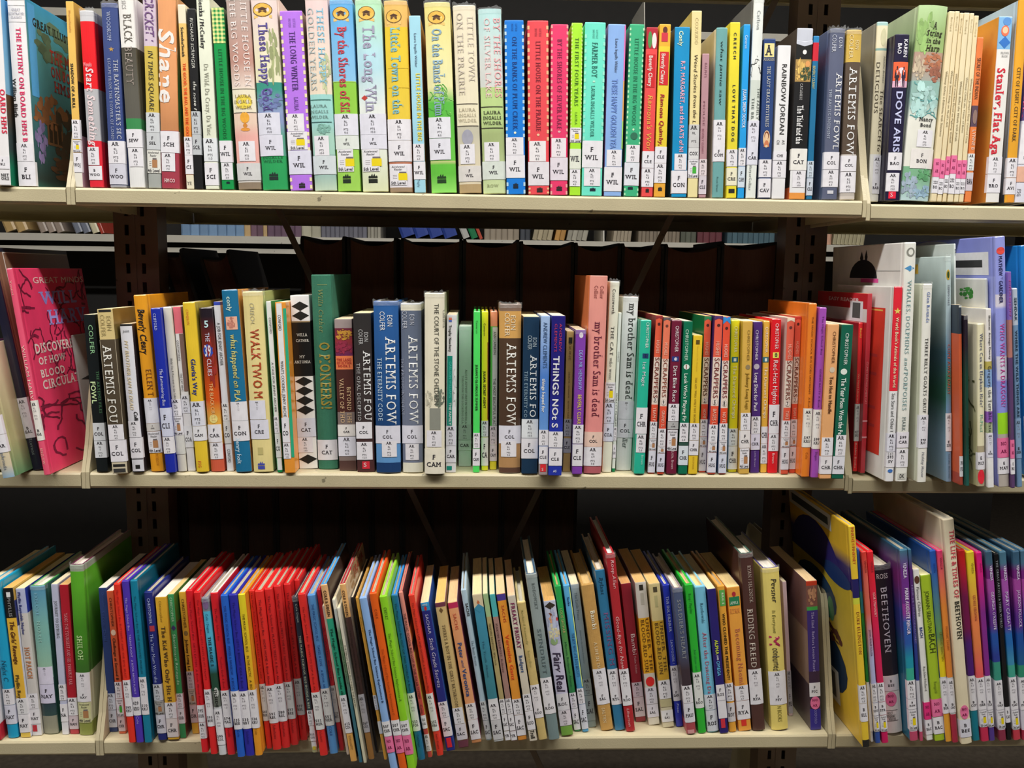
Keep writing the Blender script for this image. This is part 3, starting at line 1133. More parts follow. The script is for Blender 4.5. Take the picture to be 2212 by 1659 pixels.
# crop | spine corners | kind, options | colour bands | look | lettering | stickers | printed pictures
DATA = r"""
c1|-130 -20 10 -30 1385 72|p Y=-0.004 side=6aa8d8_~0,600_8ac0e0_>690_6a4a30_~700,1000_3a4848_~1100,1250_1a7858|f0eef0|cut-off white spine with red capitals and picture cover, far left|OARD HMS@660-1000@.8,.3@d02848@B;NET@1295-1317@.7,.5@222@BH;OKS@1322-1342@.7,.5@222@BH|cF/BLI@1165-1260@0.2,1
c1|42 -25 185 145 1380 265|p side=48a0c8_~0,250_5098a0_~450,1300_2a3a38_~1320,1380_285850|f2f0f2|white spine with pink-red capitals, painted ship on its cover|THE MUTINY ON BOARD HMS B@205-1052@.55,.26@d03060@B;William Bligh@580-865@.12,.2@222@b;GREAT@62-80@.5,.5@889@sH;ILLUSTRATED@90-108@.5,.9@889@sH;CLASSICS@118-134@.5,.62@889@sH;R:GREAT ILLUSTRATED@95-155@.08,1.05@2a2a20@B;R:THE MUTINY@275-370@.35,1.1@a83830@B;R:ON BOARD@400-480@.35,.95@a83830@B;R:HMS@510-590@.4,.7@a83830@B|a6.1/3.0@1055-1192@-.05,.95;cF/BLI@1195-1378|r@0,1@0-2@bbb;r@0,1@38-41@bbb;r@0,1@158-161@bbb;R:r@.0,.12@0-690@58a8e0;R:b@.1,1.0@60-420@5a7058;R:b@.0,.6@640-1000@8a5834;R:b@.3,1.0@700-1290@4a3a2c;R:b@.0,.25@850-1190@8878a8;R:r@.22,.5@830-1030@7a5434;R:r@.25,.31@850-1010@3a2818;R:r@.33,.39@850-1010@3a2818;R:r@.41,.47@850-1010@3a2818;R:b@.2,.9@1100-1300@5a3c28
c1|487 12 548 558 1365 618|p side=d8a850_~0,400_8a6838_>580_2a2220_>980_a88898|e8bc60 >865 e0b860 >1255 e0dcd0|narrow mustard spine with black capitals at the left end|Wojciechowska@75-235@.45,.25@b07038;SHADOW OF A BULL@458-785@.4,.35@222@b|a5.2/5.0@865-1008;l5@1015-1105;cF/WOJ@1110-1255
c1|590 78 690 660 1365 775|h film=1 side=9a9aa0_>155_8a1018_>640_707078_>1020_a81828|c8c8cc >155 e81c26 >640 b0b0b4 >1020 d82838|red and silver spine with slanting white title|Woods@450-480@.4,.6@f0a0a8@bH;Start Something@490-1062@.5,.5@f8e0e4@Bi|a6.3/3.0@1065-1200@-.05,.82;cB/WOO@1205-1310@-.05,.95
c1|752 22 868 810 1365 945|h film=1|3a4a80 >1345 a0a0a8|slate blue spine with pale capitals and gold figure|WOODRUFF@90-300@.45,.22@a8b0c8@s;THE RAVENMASTER'S SEC@430-1012@.74,.24@b8bcc8@s;ESCAPE FROM THE TOWER OF LOND@420-1015@.36,.17@98a0b8@s|a5.2/7.0@1018-1185;cF/WOO@1187-1340@c8c8d4|s@.35,.7@335-372@b89048
c1|878 -30 985 958 1380 1085|h|f0eeea >340 4a463c ~340,650 5a5850 >860 3a8850 >940 ddd|white, black and green spine with faded grey capitals|BLACK@105-315@.55,.5@6a645c@s;BEAUTY@340-620@.5,.45@8a8078@s;SICS@5-70@.4,.25@888@s|cF/SEW@940-1075;a3.8/1.0@1080-1220@.1,1
c2|20 -40 120 65 1380 165|h film=1|c8b8c8 >330 c8b050 >815 a0a4a0|grey and yellow spine with purple wavy lettering|CRICKET I@-30-300@.5,.6@6a4a7a@bh;IN TIMES SQUARE@365-805@.5,.35@383420@h|a4.9/4.0@815-960@c8ccd0;cF/SEL@962-1090@c0c4c8;l4@1095-1265@d8d8d0
c2|130 -40 272 165 1385 300|h side=c09068_~0,600_3a7a48_~900,1100_9a4048|dc9a68 ~600,900 c08458 >950 a03c4c|tan and maroon spine with big white brush lettering|Shane@215-760@.45,.8@f8f4f0@bh;HMCO@1312-1338@.5,.6@f0d8d8@BH|cF/SCH@955-1115;a6.5/7.0@1118-1255@.05,.8
c2|285 35 348 355 1390 412|p|f0e6cc >170 f4cc78 ~200,990 f8a048 >1285 e8e0c8|thin cream to orange spine with orange-red capitals|Scieszka/Smith@200-415@.45,.32@222@b;THE GOOD, THE BAD, AND THE GOO@460-995@.5,.36@e05018@b;YE@1335-1358@.5,.6@444@sH|a3.8/1.0@1000-1135;cF/CI@1137-1280
c2|355 65 422 415 1392 478|p edge=e8e0d0|1a1a1c|thin black spine with pale hand lettering|RICHARD SCRIMGER@135-500@.5,.34@c8c8c0@h;the nose f@595-805@.55,.34@d8d8d0@h|a3.6/5.0@812-985@b8bcc0;cF/SCR@987-1135@b8bcc0
c2|425 -30 525 495 1395 600|p|e2e6d2|pale green-white spine with grey serif title|Scieszka / McCauley@-40-355@.35,.3@333@B;Da Wild, Da Crazy, Da Vinc@465-995@.5,.32@8e8e80@s|a3.6/1.0@1010-1185@d8dce0;cF/SCI@1195-1365
c2|540 58 632 618 1398 712|p side=2a6a3a|129048|green spine topped with a big yellow-green gingham check|LITTLE HOUSE IN THE BIG WOODS@360-1025@.5,.28@0c5a30@s|cF/WIL@1032-1192;a5.3/5.0@1195-1325@.05,1|G@0,1@60-315@ecee98;t@.4,.7@1335-1355@123
c2|640 -30 820 738 1400 912|h film=1|b4a098 ~100,400 b88c80 ~450,640 e8d8cc >640 e8e0c8 >820 e8ccb8 ~900,1000 e0a8a0 >1200 c8c4c0 >1345 8a7a68|rosy beige jacket with a yellow oil lamp|LITTLE HOUSE IN@-20-640@.74,.24@ece0dc@s;THE BIG WOODS@-20-640@.28,.24@ece0dc@s;LAURA@688-710@.5,.7@8a7a50@sH;INGALLS@730-752@.5,.8@8a7a50@sH;WILDER@772-795@.5,.7@8a7a50@sH|a5.3/5.0@1035-1185@.15,.85;cF/WIL@1200-1330@c8c8c8|e@.15,.85@690-795@f0d850;e@.3,.7@818-900@e8a838;d@.4,.6@890-945@c88030;e@.3,.7@935-960@d89038;r@0,1@645-649@6a6058;r@0,1@820-824@6a6058
c2|820 -40 1030 925 1408 1110|h film=1|f0dcd8 ~100,450 f0ecca >600 3a9080 ~650,820 8898c0 ~900,1000 58a088 >1150 2a9a58|pink-to-cream spine over blue and green, dark purple title|These Happy Gold@170-822@.42,.34@54488c@B;INGALLS@1152-1170@.5,.8@1a5a38@sH;WILDER@1180-1200@.5,.75@1a5a38@sH|a5.6/10.0@825-990@-.02,.85@dfe0ee;cF/WIL@992-1150@-.02,.9@dcdcea|o@.06,.82@20-132@e8b850;b@.5,1.0@200-620@98a070;b@.0,1.0@650-800@6878a8;t@.3,.65@1270-1332@1a2a28
c3|12 82 180 92 1412 262|p side=8a7060|b274e4|purple spine edged with cream gingham squares|THE LONG WINTER@236-672@.5,.26@4a2a70@s;LAURA@715-815@.5,.18@5a3a80@s;LITTLE@140-205@.62,.1@6a4a90@s;HOUSE@140-205@.42,.1@6a4a90@s|a5.3/10.0@835-968@.05,.8;l5@970-1105@.0,.9;cF/WIL@1110-1290@dadaea|g@0,1@90-1400@f0e4b8;t@.4,.68@1348-1394@222
c3|192 -40 372 275 1418 440|h film=1|f4dad8 ~50,600 f2e2cc >690 98ccc8 ~900,1000 a0c8b8 >1140 98b8b0 ~1300,1400 b8ccb8|pink and pale green jacket with wide-spaced faint title|THESE HAPPY@65-632@.64,.28@80b8d0@s;GOLDEN YEARS@60-675@.22,.26@a8b4b4@s;LAURA@767-788@.4,.75@68807c@sH;INGALLS@808-830@.4,.85@68807c@sH;WILDER@848-870@.4,.8@68807c@sH|a5.6/10.0@1000-1150@.1,.75;cF/WIL@1152-1292@c8d0d4|b@.5,1.0@380-680@b4bc94;b@.2,.9@905-990@78a89c;r@0,.92@728-734@3a7068;r@0,.92@895-901@3a6060
c3|375 -5 560 450 1425 615|h film=1|62aae0 ~100,590 90c8ee >598 8cc444 ~700,1400 9acc58|blue sky over lime green spine with crimson serif title|By the Shores of Sil@200-835@.5,.38@b83848@B|a5.3/9.0@838-1000@dddde8;cF/WIL@1002-1104@d4dad4;l5@1105-1275@.05,.75|o@.12,.85@50-158@e8b850;r@0,1@596-602@a8d050;t@.25,.6@1290-1362@1a2818
c3|562 -5 780 640 1430 820|h film=1|b8e8bc ~0,400 b8e0ec ~500,800 eef4f0 ~1000,1400 d4dab4|pale mint spine with large grey outlined serif title|The Long Win@195-835@.48,.42@9a98b0@B|a5.3/10.0@838-995@dcdce8;cF/WIL@997-1104@dcdce8;l5@1105-1275@.05,.7|o@.1,.75@45-158@e8b850;d@.1,.35@700-740@b83830;t@.25,.6@1290-1362@1a2018
c3|782 2 970 840 1432 1005|h film=1 side=c8a060|e8bc68 >195 f4d238 ~300,800 f4d448 >1195 b87860 >1215 dcd8e0 >1395 98826a|golden yellow spine with light blue serif title|Little Town on the@205-850@.45,.38@78b0b8@B|a5.4/9.0@878-1035;cF/WIL@1038-1198;l5@1222-1378@.05,.75|o@.08,.75@72-180@e8b850;r@.1,1@495-500@d8b830;r@.1,1@640-645@d8b830
c3|975 118 1068 1022 1442 1106|p side=b87838|a4d8ea|thin sky blue paperback with yellow outlined capitals|Laura Ingalls Wilder@250-500@.5,.2@335;LITTLE HOUSE IN THE BIG@545-1052@.62,.34@f0d83a@b;Trophy@1340-1400@.4,.2@335|a5.3/6.0@1070-1200@.0,.95;cF/WIL@1205-1340
c4|50 15 250 110 1445 300|h film=1|f8ec94 ~100,550 f0ecb4 ~640,760 58b444 ~800,1200 68c048 >1190 c8c488 ~1195,1230 60b840 ~1300,1445 90dc68|pale yellow spine with green grass and blue-grey title|On the Banks of Plum@215-870@.45,.36@84a4b8@B|a4.6/8.0@868-1025@.0,.85@dfe0e8;cF/WIL@1030-1192@.0,.82@dcdce6|o@.12,.8@80-188@e8b850;w@0,1@620-860@48a038;w@0,1@640-860@88cc68;t@.25,.6@1300-1370@1a3a18
c4|267 38 440 318 1445 488|h film=1|ece2c8 ~300,900 e4dcc0 >930 c0bca8 ~1000,1300 d8ccb0 >1375 b09870|cream jacket with very faint grey capitals and worn foot|LITTLE TOWN@130-610@.74,.26@c0b6a8@s;ON THE PRAIRIE@100-715@.28,.26@b8aea0@s;LAURA@800-824@.5,.75@a89e88@sH;INGALLS@840-864@.5,.8@a89e88@sH;WILDER@880-904@.5,.8@a89e88@sH|a5.4/9.0@1070-1220@.1,.75;cF/WIL@1235-1355@d0ccc8|r@0,.95@764-771@6a6458;r@0,.95@930-937@6a6458;e@.2,.7@960-1080@9a9aa8
c4|455 65 635 498 1455 668|h film=1|b0d8d8 ~65,500 ccd0cc >645 b4cc88 ~900,1000 a0b078 ~1100,1400 c4d4a0|grey-blue to sage spine with faded pink capitals|BY THE SHORES@140-738@.78,.28@eaa4a8@s;OF SILVER LAKE@140-738@.36,.24@dcb8b8@s;LAURA@825-848@.5,.75@4a5038@BH;INGALLS@864-888@.5,.8@4a5038@BH;WILDER@904-927@.5,.78@4a5038@BH;ROW@1382-1404@.45,.5@8a9068@sH|a5.3/9.0@1060-1205@.1,.75;cF/WIL@1207-1345@ccd4cc|r@0,.95@790-797@3a3c28;r@0,.95@950-957@3a3c28
c4|650 152 805 675 1455 810|p side=3a4a78|1878d4|bright blue spine edged with gingham squares|ON THE BANKS OF PLUM CREEK@275-968@.5,.24@0c3a80@s;LITTLE@180-235@.6,.1@0c3a80@s;HOUSE@180-235@.4,.1@0c3a80@s|a4.6/8.0@1022-1155@.0,.92;cF/WIL@1157-1330@-.02,.98|g@0,1@160-1020@b8dcf0;g@0,1@1335-1450@b8dcf0;e@.42,.55@978-996@e0e8d0;t@.35,.62@1365-1410@123
c4|822 155 988 838 1458 988|p|e44c54|coral red gingham-edged spine right of the bright blue one|LITTLE HOUSE ON THE PRAIRIE@310-982@.5,.22@7a1a30@s;LITTLE@215-275@.6,.1@7a1a30@s;HOUSE@215-275@.4,.1@7a1a30@s|a4.9/8.0@1050-1205@.05,.85@e0dcde;cF/WIL@1208-1388@d8d4da|g@0,1@165-1048@f0c090;g@0,1@1390-1450@f0c090;e@.42,.55@994-1012@f0c8a0;t@.4,.68@1398-1440@222
c5|-37 183 100 -37 1465 88|p|e43c6c|rose red gingham-edged spine left of the lime one|BY THE SHORES OF SILVER LAKE@295-968@.5,.26@802048@s|a5.3/9.0@1030-1175@.05,.9@e0d8de;cF/WIL@1178-1352@d8d0da|g@0,1@190-1025@f4b0a8;g@0,1@1355-1460@f4b0a8;e@.42,.58@974-990@f0b8b8;t@.35,.68@1390-1432@222
c5|118 172 207 105 1465 185|p|a4e034|narrow lime spine with green gingham edges|THE FIRST FOUR YEARS@285-795@.5,.32@3c6c14@s;LAURA@835-930@.5,.2@4c7c20@s|l5@950-1062;cWIL@1110-1262@d8dcd0;a5.8/4.0@1265-1395@.0,.95|g@0,1@180-945@d8f090
c5|218 168 380 195 1470 345|p|6cdcc4|wide turquoise spine with dark green capitals|FARMER BOY@320-580@.5,.26@1a6058@s;LAURA INGALLS WILDER@640-1025@.45,.17@1a6058@s;LITTLE@225-290@.58,.09@2a7068@s;HOUSE@225-290@.42,.09@2a7068@s|cF/WIL@1050-1255@-.02,.98;a5.2/9.0@1258-1395@.1,.9|g@0,1@230-1045@98ecd4;e@.42,.55@598-614@b8f0d8;t@.4,.68@1405-1435@123
c5|392 182 530 362 1472 490|p side=c86ab0|90b8f2|periwinkle blue paperback with outlined capitals|Laura Ingalls Wilder@290-545@.5,.16@334;THESE HAPPY GOLDEN YEA@590-1112@.45,.3@6888c8@b|a5.6/10.0@1118-1245@.1,.95;cF/WIL@1250-1435|r@.93,1@190-600@f070b8;r@.93,1@600-900@e8a858;r@.93,1@900-1110@98c858
c5|555 182 668 510 1472 618|p|3cac7c|sea green gingham-edged spine right of the periwinkle one|LITTLE HOUSE IN THE BIG WOODS@290-938@.5,.26@1a6a4c@s|a5.3/5.0@1080-1210@.05,.98;cF/WIL@1213-1390@dce0e8|g@0,1@190-1075@a8dcb0;g@0,1@1392-1465@a8dcb0;e@.42,.56@955-972@d0ecc8;e@.3,.8@985-1040@2a6a50;t@.25,.6@1394-1420@123
c5|680 205 768 640 1475 727|p|b02838 >365 e04c4c|coral spine with a red banner and ochre lettering|Beverly Cleary@415-645@.45,.32@f8e8e0@b;Ramona's Wor@710-1125@.5,.4@d8b048@h|cF/CLE@1128-1255;a4.8/4.0@1258-1400;|e@.15,.5@235-360@4a8a48;e@.5,.9@245-362@e8e0e0;r@.1,.85@405-650@c41c24;t@.35,.65@1408-1442@222
c5|780 182 862 730 1478 822|p pg=d8d0b8|f0b83c >345 f8dc40 >1370 f0b040|yellow spine with a red banner and crimson lettering|Beverly Cleary@400-625@.42,.32@f8e8e0@b;Ramona Quimby,@700-1092@.45,.34@a02030@bh|cF/CLE@1095-1220;a5.6/3.0@1222-1370|e@.3,.7@200-250@5a2820;r@.2,.75@245-310@c83040;r@.1,.9@385-632@c82028;t@.35,.7@1398-1432@222
c5|890 202 1008 865 1478 978|p side=104868|148ac0|deep cyan spine with pink drop-shadow lettering|Conly@235-345@.42,.26@d8f0d0@b;R-T, MARGARET, and the RATS of NI@455-1140@.58,.26@eab0c4@b|a4.2/7.0@1147-1270@.15,.95;cF/CON@1275-1450
c6|-22 82 62 -48 1480 22|p side=b8a860|ecdca0 >925 d0d0d0 >1190 e8e4d8 >1330 e4d8a0|cream spine with handwritten-style black title|COX/KIDD@135-335@.5,.3@c4b284@s;Weird Stories from the L@405-920@.5,.34@4a3a28@h|a/ @925-1100@c0c0c0;cCOX@1102-1188@d0d0d0;l3@1190-1330
c6|62 402 112 28 1482 90|p side=7a6068|b08890|short mauve spine between cream and teal|RALPH'S@470-580@.5,.3@8a5a68;MOUSE@755-945@.4,.25@8a5a68;BEVERLY CLEARY@960-1150@.35,.25@8a5060|a5.1/3.0@1190-1315@d8ccd0;cF/CLE@1317-1455@ccc4cc
c6|165 206 255 133 1485 218|h side=d8ccb0 pg=e8e0cc|6aa0a0|grey-teal spine with small black hand lettering|what jamie saw@310-785@.5,.24@143030@h;Front Street@1325-1440@.4,.16@2a4a4a|k5.4/3.0/F/COM@892-1208
c6|265 168 348 240 1480 312|p pg=e8e0d0|f8e840|bright yellow spine with widely spaced black capitals|C R E E C H@245-442@.5,.25@333@b;L O V E  T H A T  D O G@630-1055@.5,.27@333@b|a4.8/1.0@1110-1240;cF/CRE@1250-1385@e8e4c8|r@.2,.8@1410-1442@222
c6|372 183 418 318 1482 374|p|249ce4|thin azure spine with white capitals|Cameron@265-365@.45,.4@d0e8f0;JULIAN, DREAM DOCTOR@665-950@.5,.45@e8f0f4@b|a2.9/1.0@1100-1235;cF/CAM@1240-1400@c8d4e0
c6|445 -18 528 383 1485 460|h side=6a6a68 film=1|e4e8e4 >590 c8d0c8 ~700,890 e0e4de|tall grey-white jacket with bare black twigs|Carlson@80-225@.5,.3@8a9090@s;THE FAMILY@650-890@.8,.24@606864@s;THE BR@725-890@.3,.24@606864@s;HarperCollins@1230-1425@.35,.22@6a7070@s|k4.7/3.0/F/CAR@892-1228@dcdce8|w@.0,1@410-580@2a2a28
c6|518 290 612 480 1488 565|p|2a4276|navy spine with a cream square capital A and oval portrait|ASSASSIN@432-452@.5,.9@b8b090@sH;THE LADY GRACE MYSTERIES@495-950@.5,.26@c4c4bc@s;A@340-410@.5,.5@2a2a38@BH|a6.8/6.0@1190-1325;cF/CAV@1335-1480|r@.05,.9@325-425@e8dc98;e@.2,.8@970-1100@d8b890;e@.3,.7@978-1040@7a4028;e@.36,.62@990-1045@ecc8a0;a@.28,.74@1045-1095@c87850
c6|622 340 728 580 1490 672|p side=d8d8d8|f2f2f4|plain white spine with bold black capitals|RAINBOW JORDAN@480-1010@.55,.36@282828@r;AS@1045-1080@.7,.2@444;CH@1045-1080@.3,.2@444|cCHI@1130-1195;a4.3/5.0@1200-1330
c6|768 212 892 708 1490 825|p side=4a4038_>605_2a2624_>1400_c86030|c0c4d0 >322 1c1c1c >440 a88850 >605 1c1c1e >1105 e8e8ea >1440 e89848|black spine with silver top and painted archer panel|CATANESE@620-745@.42,.15@b8b8b8@s;The Thief and the@785-1075@.42,.34@e8e8e8@B|cF/CAT@1108-1268@e8e6e0;a5.7/10.0@1272-1400@.15,.95|V@0,1@300-345@c0c4d0;e@.4,.65@370-405@f0f0f0;b@.0,.6@440-605@d8b060;b@.3,1@490-600@3a4a30;e@.6,.9@450-500@d89858
c6|896 270 930 830 1485 886|p|2a80b8 >318 c82838 >452 206c98|thin blue spine with a red block near its top|BEVERLY CLEARY@490-660@.3,.4@c8b858|a5.2/2.0@1195-1320@c0ccd8;cF/CLE@1325-1455@c0c8d4
c7|322 212 447 268 1485 375|h film=1 side=5a6480|5a6078|slate-grey jacket with tall white serif title, stars on its side|EOIN@280-362@.7,.24@c0c4d0@n;COLFER@260-388@.28,.24@c0c4d0@n;ARTEMIS FOWL@550-1118@.7,.38@eeeef0@s;THE ARCTIC INCIDENT@660-1032@.2,.15@a8b0c0@s|cF/COL@1125-1255;a5.0/6.0@1258-1388;|L:s@.2,.3@270-310@b8c0d0;L:s@.4,.5@360-400@b8c0d0;L:s@.3,.4@1380-1430@b8c0d0;r@.3,.7@1415-1440@c8c8d0
c7|452 222 566 398 1485 512|h film=1|c8a850 >458 584a3e >1140 b8b0a8 >1455 c8c0b8|brown spine with gold head and big pale capitals|EOIN@300-370@.68,.24@e0d0a0;COLFER@260-435@.3,.24@e0d0a0;ARTEMIS FOW@510-1152@.5,.48@dcdcdc@s|cF/COL@1150-1268;a5.0/6.0@1272-1428
c7|640 162 765 624 1500 684|h Y=0.02 pg=d8d0b8 side=8a887c|a4c8c4 >190 e8e0c0 >355 88aca4 >372 dcd4b8 >1140 deded8|cream spine with blue-green head band and brown capitals|Natalie Babbitt@415-612@.78,.15@707060@i;The SEARCH fo@665-1132@.72,.3@5c5444@s;DELICIOUS@460-845@.26,.3@5c5444@s|k5.2/4.0/F/BAB@1150-1440@.3,1.0@d8d8e0|e@.35,.85@210-340@c8c4a0
c7|828 255 940 720 1502 845|h side=181428_~300,500_40405a_~700,1100_181428|1e1a38|black-violet spine with red and white panel of two figures|KAREN@295-430@.72,.24@e0e0e8@b;BAO@325-405@.32,.24@e0e0e8@b;DOVE ARIS@680-1142@.5,.42@b8bce0@b;S@1440-1470@.42,.2@f0d8e0@H|cF/BAO@1135-1268@.02,.98;a6.1/15.0@1290-1430@-.05,.85|r@0,1@460-648@e06038;e@.2,.85@500-640@f8e8f0;r@.0,1@600-648@d8a8c0;m@.05,.45@488-645@2a1a28;m@.5,.9@492-645@2a1a38;r@.18,.68@1432-1485@e0203c
c8|262 40 480 115 1515 332|h side=b4c4a0_~60,300_8ca478_~400,600_a09078_>600_98b8b4_~700,1000_d8dcd0_~1200,1515_a8c0c0|b4d09c ~40,250 98b474 >385 b09484 ~500,600 a0a49c >600 90b4ac ~750,900 dcdcd2 >1250 7aac88 ~1350,1515 b0c8cc|very wide pale green watercolour spine with rocks at its foot|A@165-215@.6,.12@2a2a18@BiH;String@225-265@.6,.55@2a2a18@BiH;in the@283-320@.6,.5@2a2a18@BiH;Harp@335-378@.6,.5@3a3a20@BiH;Nancy@875-903@.62,.5@333@BH;Bond@920-946@.62,.4@333@BH|a6.2/17.0@970-1100@.35,.9;cF/BON@1115-1265@.2,1@dcd8d4|b@.0,.6@60-390@8cb068;b@.3,1.0@390-500@b07050;b@.4,1.0@470-610@98604c;b@.0,.4@400-600@b8a890;w@.0,1.0@600-900@5c9c9c;b@.0,.9@620-880@a8ccc8;b@.0,.5@1290-1500@94a4b4;b@.35,1.0@1380-1510@88a4b8;b@.45,1@1250-1360@5a9868;L:b@.0,.9@200-900@9cb888;L:b@.0,.9@950-1500@a8b8b4
c8|482 86 525 340 1520 385|p d=.14|ecdcb4|first cream booklet from the left of a set with pink stickers|Borchard@130-235@.5,.3@a89870;Whitney Solves a Dilemma with Solomon@530-1022@.5,.34@6a5a38@h|p@1190-1330;c222/BO@1332-1455
c8|526 86 562 386 1518 424|p d=.14|e8d8b0|second cream booklet from the left of the pink-stickered set|Borchard@125-230@.5,.3@a89870;Whitney Stows Away on Noah's Ark@525-950@.5,.36@6a5a38@h|p@1200-1340;c222/BO@1342-1460
c8|563 98 590 425 1515 461|p d=.14|ead8ae|third cream booklet from the left of the pink-stickered set|Borchard@140-250@.5,.34@98885c;Whitney Coaches David on Fighting Goliath@545-1068@.5,.4@6a5a38@h|p@1168-1310;c222/BO@1312-1448
c8|591 97 632 462 1522 512|p d=.14|ecdeb8|fourth cream booklet from the left of the pink-stickered set|Borchard@150-255@.5,.3@a89870;Whitney Rides the Whale with Jonah@605-1058@.5,.34@6a5a38@h|p@1165-1305;c222/BO@1307-1460
c8|633 100 668 513 1520 548|p d=.14|e8dab4|fifth cream booklet from the left of the pink-stickered set|Borchard@145-245@.5,.3@b8a880;Whitney Climbs the Tower of Babel@575-992@.5,.36@6a5a38@h|p@1200-1340;c222/BO@1342-1458
c8|669 118 704 549 1524 588|p d=.14|e4d4ac|sixth cream booklet, rightmost of the pink-stickered set|Borchard@170-275@.5,.3@b8a880;Whitney Sews Joseph's Many Colored Coat@585-1072@.5,.36@7a6a48@h|p@1202-1345;c222/BO@1347-1460
c8|690 280 733 588 1528 645|p|e88048 >790 5a4858 >950 e88448|orange spine with small dark panel and black serif capitals|SECRET OF THE INDIAN@435-745@.5,.55@3a2a20@n;LYNNE B@975-1130@.6,.5@d8c8b8@r|a6.2/6.0@1155-1285@d8dcdc;cBAN@1300-1440@c8c0c8|e@.2,.9@820-930@8a7068
c8|860 125 950 745 1520 858|p side=d8983c_~130,1520_b87c34|80b4e0 >365 f0eeea|white spine with blue picture head and bold red title, tan cover|Stanley, Flat Aga@510-1165@.42,.55@cc2438@B;BROWN@385-400@.6,.6@777@sH;NASH@408-424@.6,.45@777@sH|a3.3/1.0@1170-1300;cF/BRO@1305-1445|e@.3,.9@130-190@5a90d0;e@.2,.8@190-270@e07050;e@.3,.7@200-250@f0d0a8;d@.1,.95@270-360@3070c0
c8|1000 0 1078 895 1525 968|h side=b0c8dc_~0,600_c0d4e8_~700,1500_38404c|ffb838|amber spine with black serif title and pale sky cover|CITY OF LIGHT, CITY OF DARK@500-1060@.45,.34@403020@s|a2.7/1.0@1180-1330;cF/AVI@1335-1460|r@.2,.9@1463-1520@e89830
c8|1110 60 1240 972 1530 1080|h|c8486c ~100,700 5a4a80 >900 e0e0ec|magenta to lavender spine cut off by the right frame edge|FSG@1425-1485@.2,.2@444@s;BALLET@600-900@.1,.3@d84878@B|k5.0/3.0/B/BAL@930-1230@0,1;c/@1250-1370@d8a890
d1|-290 700 -215 -60 1530 12|p Y=0|6a3a6a >1300 e8e8e8|purple leaning spine cut off by the left frame edge|||
d1|-190 700 -105 15 1530 100|h side=d8d0b0_~700,1200_a8a878_~1300,1530_5a8a60|dccfb4 ~700,1200 c8bca0 ~1450,1530 88a8c0|leaning cream and blue spine with painted landscape|ashrouda@1370-1480@.5,.3@5a6a80|a5/3@1140-1258;cB/CAR@1260-1370
d1|-112 100 -40 192 1515 262|h Y=0.006 side=20202c_>128_7a5c48|1c1c30|large black book with a white ruled border, leaning|Stevens@1310-1420@.5,.3@788@s|k5.9/3.0/B/GAL@1045-1305@e0e0e8|R:r@.08,1@128-134@c8c4bc;R:r@.08,.09@128-420@c8c4bc
d1|-22 235 28 270 1510 330|h d=.17 side=e83c68|e85878|hot pink leaning book, dark red veins all over its cover|Yount@310-400@.4,.3@f0c8b8;WILLIAM HARV@705-1040@.45,.45@f0d8c8@n;ENSLOW@1340-1445@.4,.35@f0c8b8@s;R:GREAT MINDS@292-330@.22,1@f4e0d8@n;R:WILL@385-465@.3,.85@a8a0e8@B;R:HARV@505-595@.36,.95@a8a0e8@B;R:DISCOVERER@705-762@.08,.72@f8e8e0@B;R:OF HOW@790-835@.1,.5@f8e8e0@B;R:BLOOD@868-915@.1,.46@f8e8e0@B;R:CIRCULATES@935-990@.1,.78@f8e8e0@B|k5.4/3.0/B/HAR@1040-1290@e6e2dc|R:w@.0,.5@240-700@6a1430;R:w@.4,1@240-700@6a1430;R:w@.0,.5@600-1000@6a1430;R:w@.4,1@600-1000@6a1430;R:w@.0,1@1000-1350@6a1430;R:w@.0,1@1050-1500@7a1838;R:w@.0,1@300-900@7a1838
d1|458 640 478 548 1440 566|h Y=0.085 side=a8a8a4_>1250_d83858|8a8a88|grey book with an ink drawing standing far back on the shelf|||R:d@.0,.8@900-960@333;R:d@.2,.9@760-850@555;R:e@.2,.7@960-1100@444
d1|510 515 588 598 1488 668|p|141a1c|black spine with green capitals by the left partition|COLFER@580-760@.55,.36@8cc090@r;FOWL@925-1062@.35,.4@c8e0a8@b;THE ARTEMIS FILES@862-1125@.8,.2@4a7a54@s|cF/COL@1180-1290@c8ccd0;a5/6.0@1292-1398@d0d4d8
d2|32 245 152 150 1530 275|p side=7a6838_>478_4a4030 pg=e8d8a8|ccb880 >478 4c4234 >1435 c4baa0|thick worn paperback, gold head and big white capitals|EOIN@300-418@.7,.28@a89868@n;COLFER@290-458@.3,.28@a89868@n;ARTEMIS FOU@535-1138@.42,.52@e8e6de@s|a6.5/6.5@1140-1262@0,1;cF/COL@1265-1435|r@.1,.9@250-268@222;r@.1,.9@1455-1475@222;r@.1,.9@1490-1520@333;r@.0,.02@480-1430@c8bca0;r@.98,1@480-1430@c8bca0
d2|208 362 305 310 1520 405|p side=28242a|2a2a2c >378 e6e6ee >1510 222|short white-panelled spine with grey-tan slanted capitals|point@405-425@.5,.5@333@iH;MY BROTHER SAM IS DEAD@490-1028@.42,.28@ccbc9c@bi;Colli@1040-1112@.7,.3@222@bi|a4.9/7.0@1115-1240@-.1,.95;cF/COL@1245-1405|r@.0,1@1412-1416@222;r@.3,.68@1460-1490@222
d2|312 135 415 450 1515 558|h side=f0a020|f2a628|tall orange spine with bold black hand-drawn letters|Beverly Cleary@245-592@.5,.5@241c18@bh;ELLEN T@710-925@.6,.4@6a3a10@s;MORROW@1370-1470@.6,.2@a86a18@s|k4.5/3.0//@932-1130@dcdce6;cF/CLE@1132-1192@c8c4c0;l4@1195-1365@.02,1.1
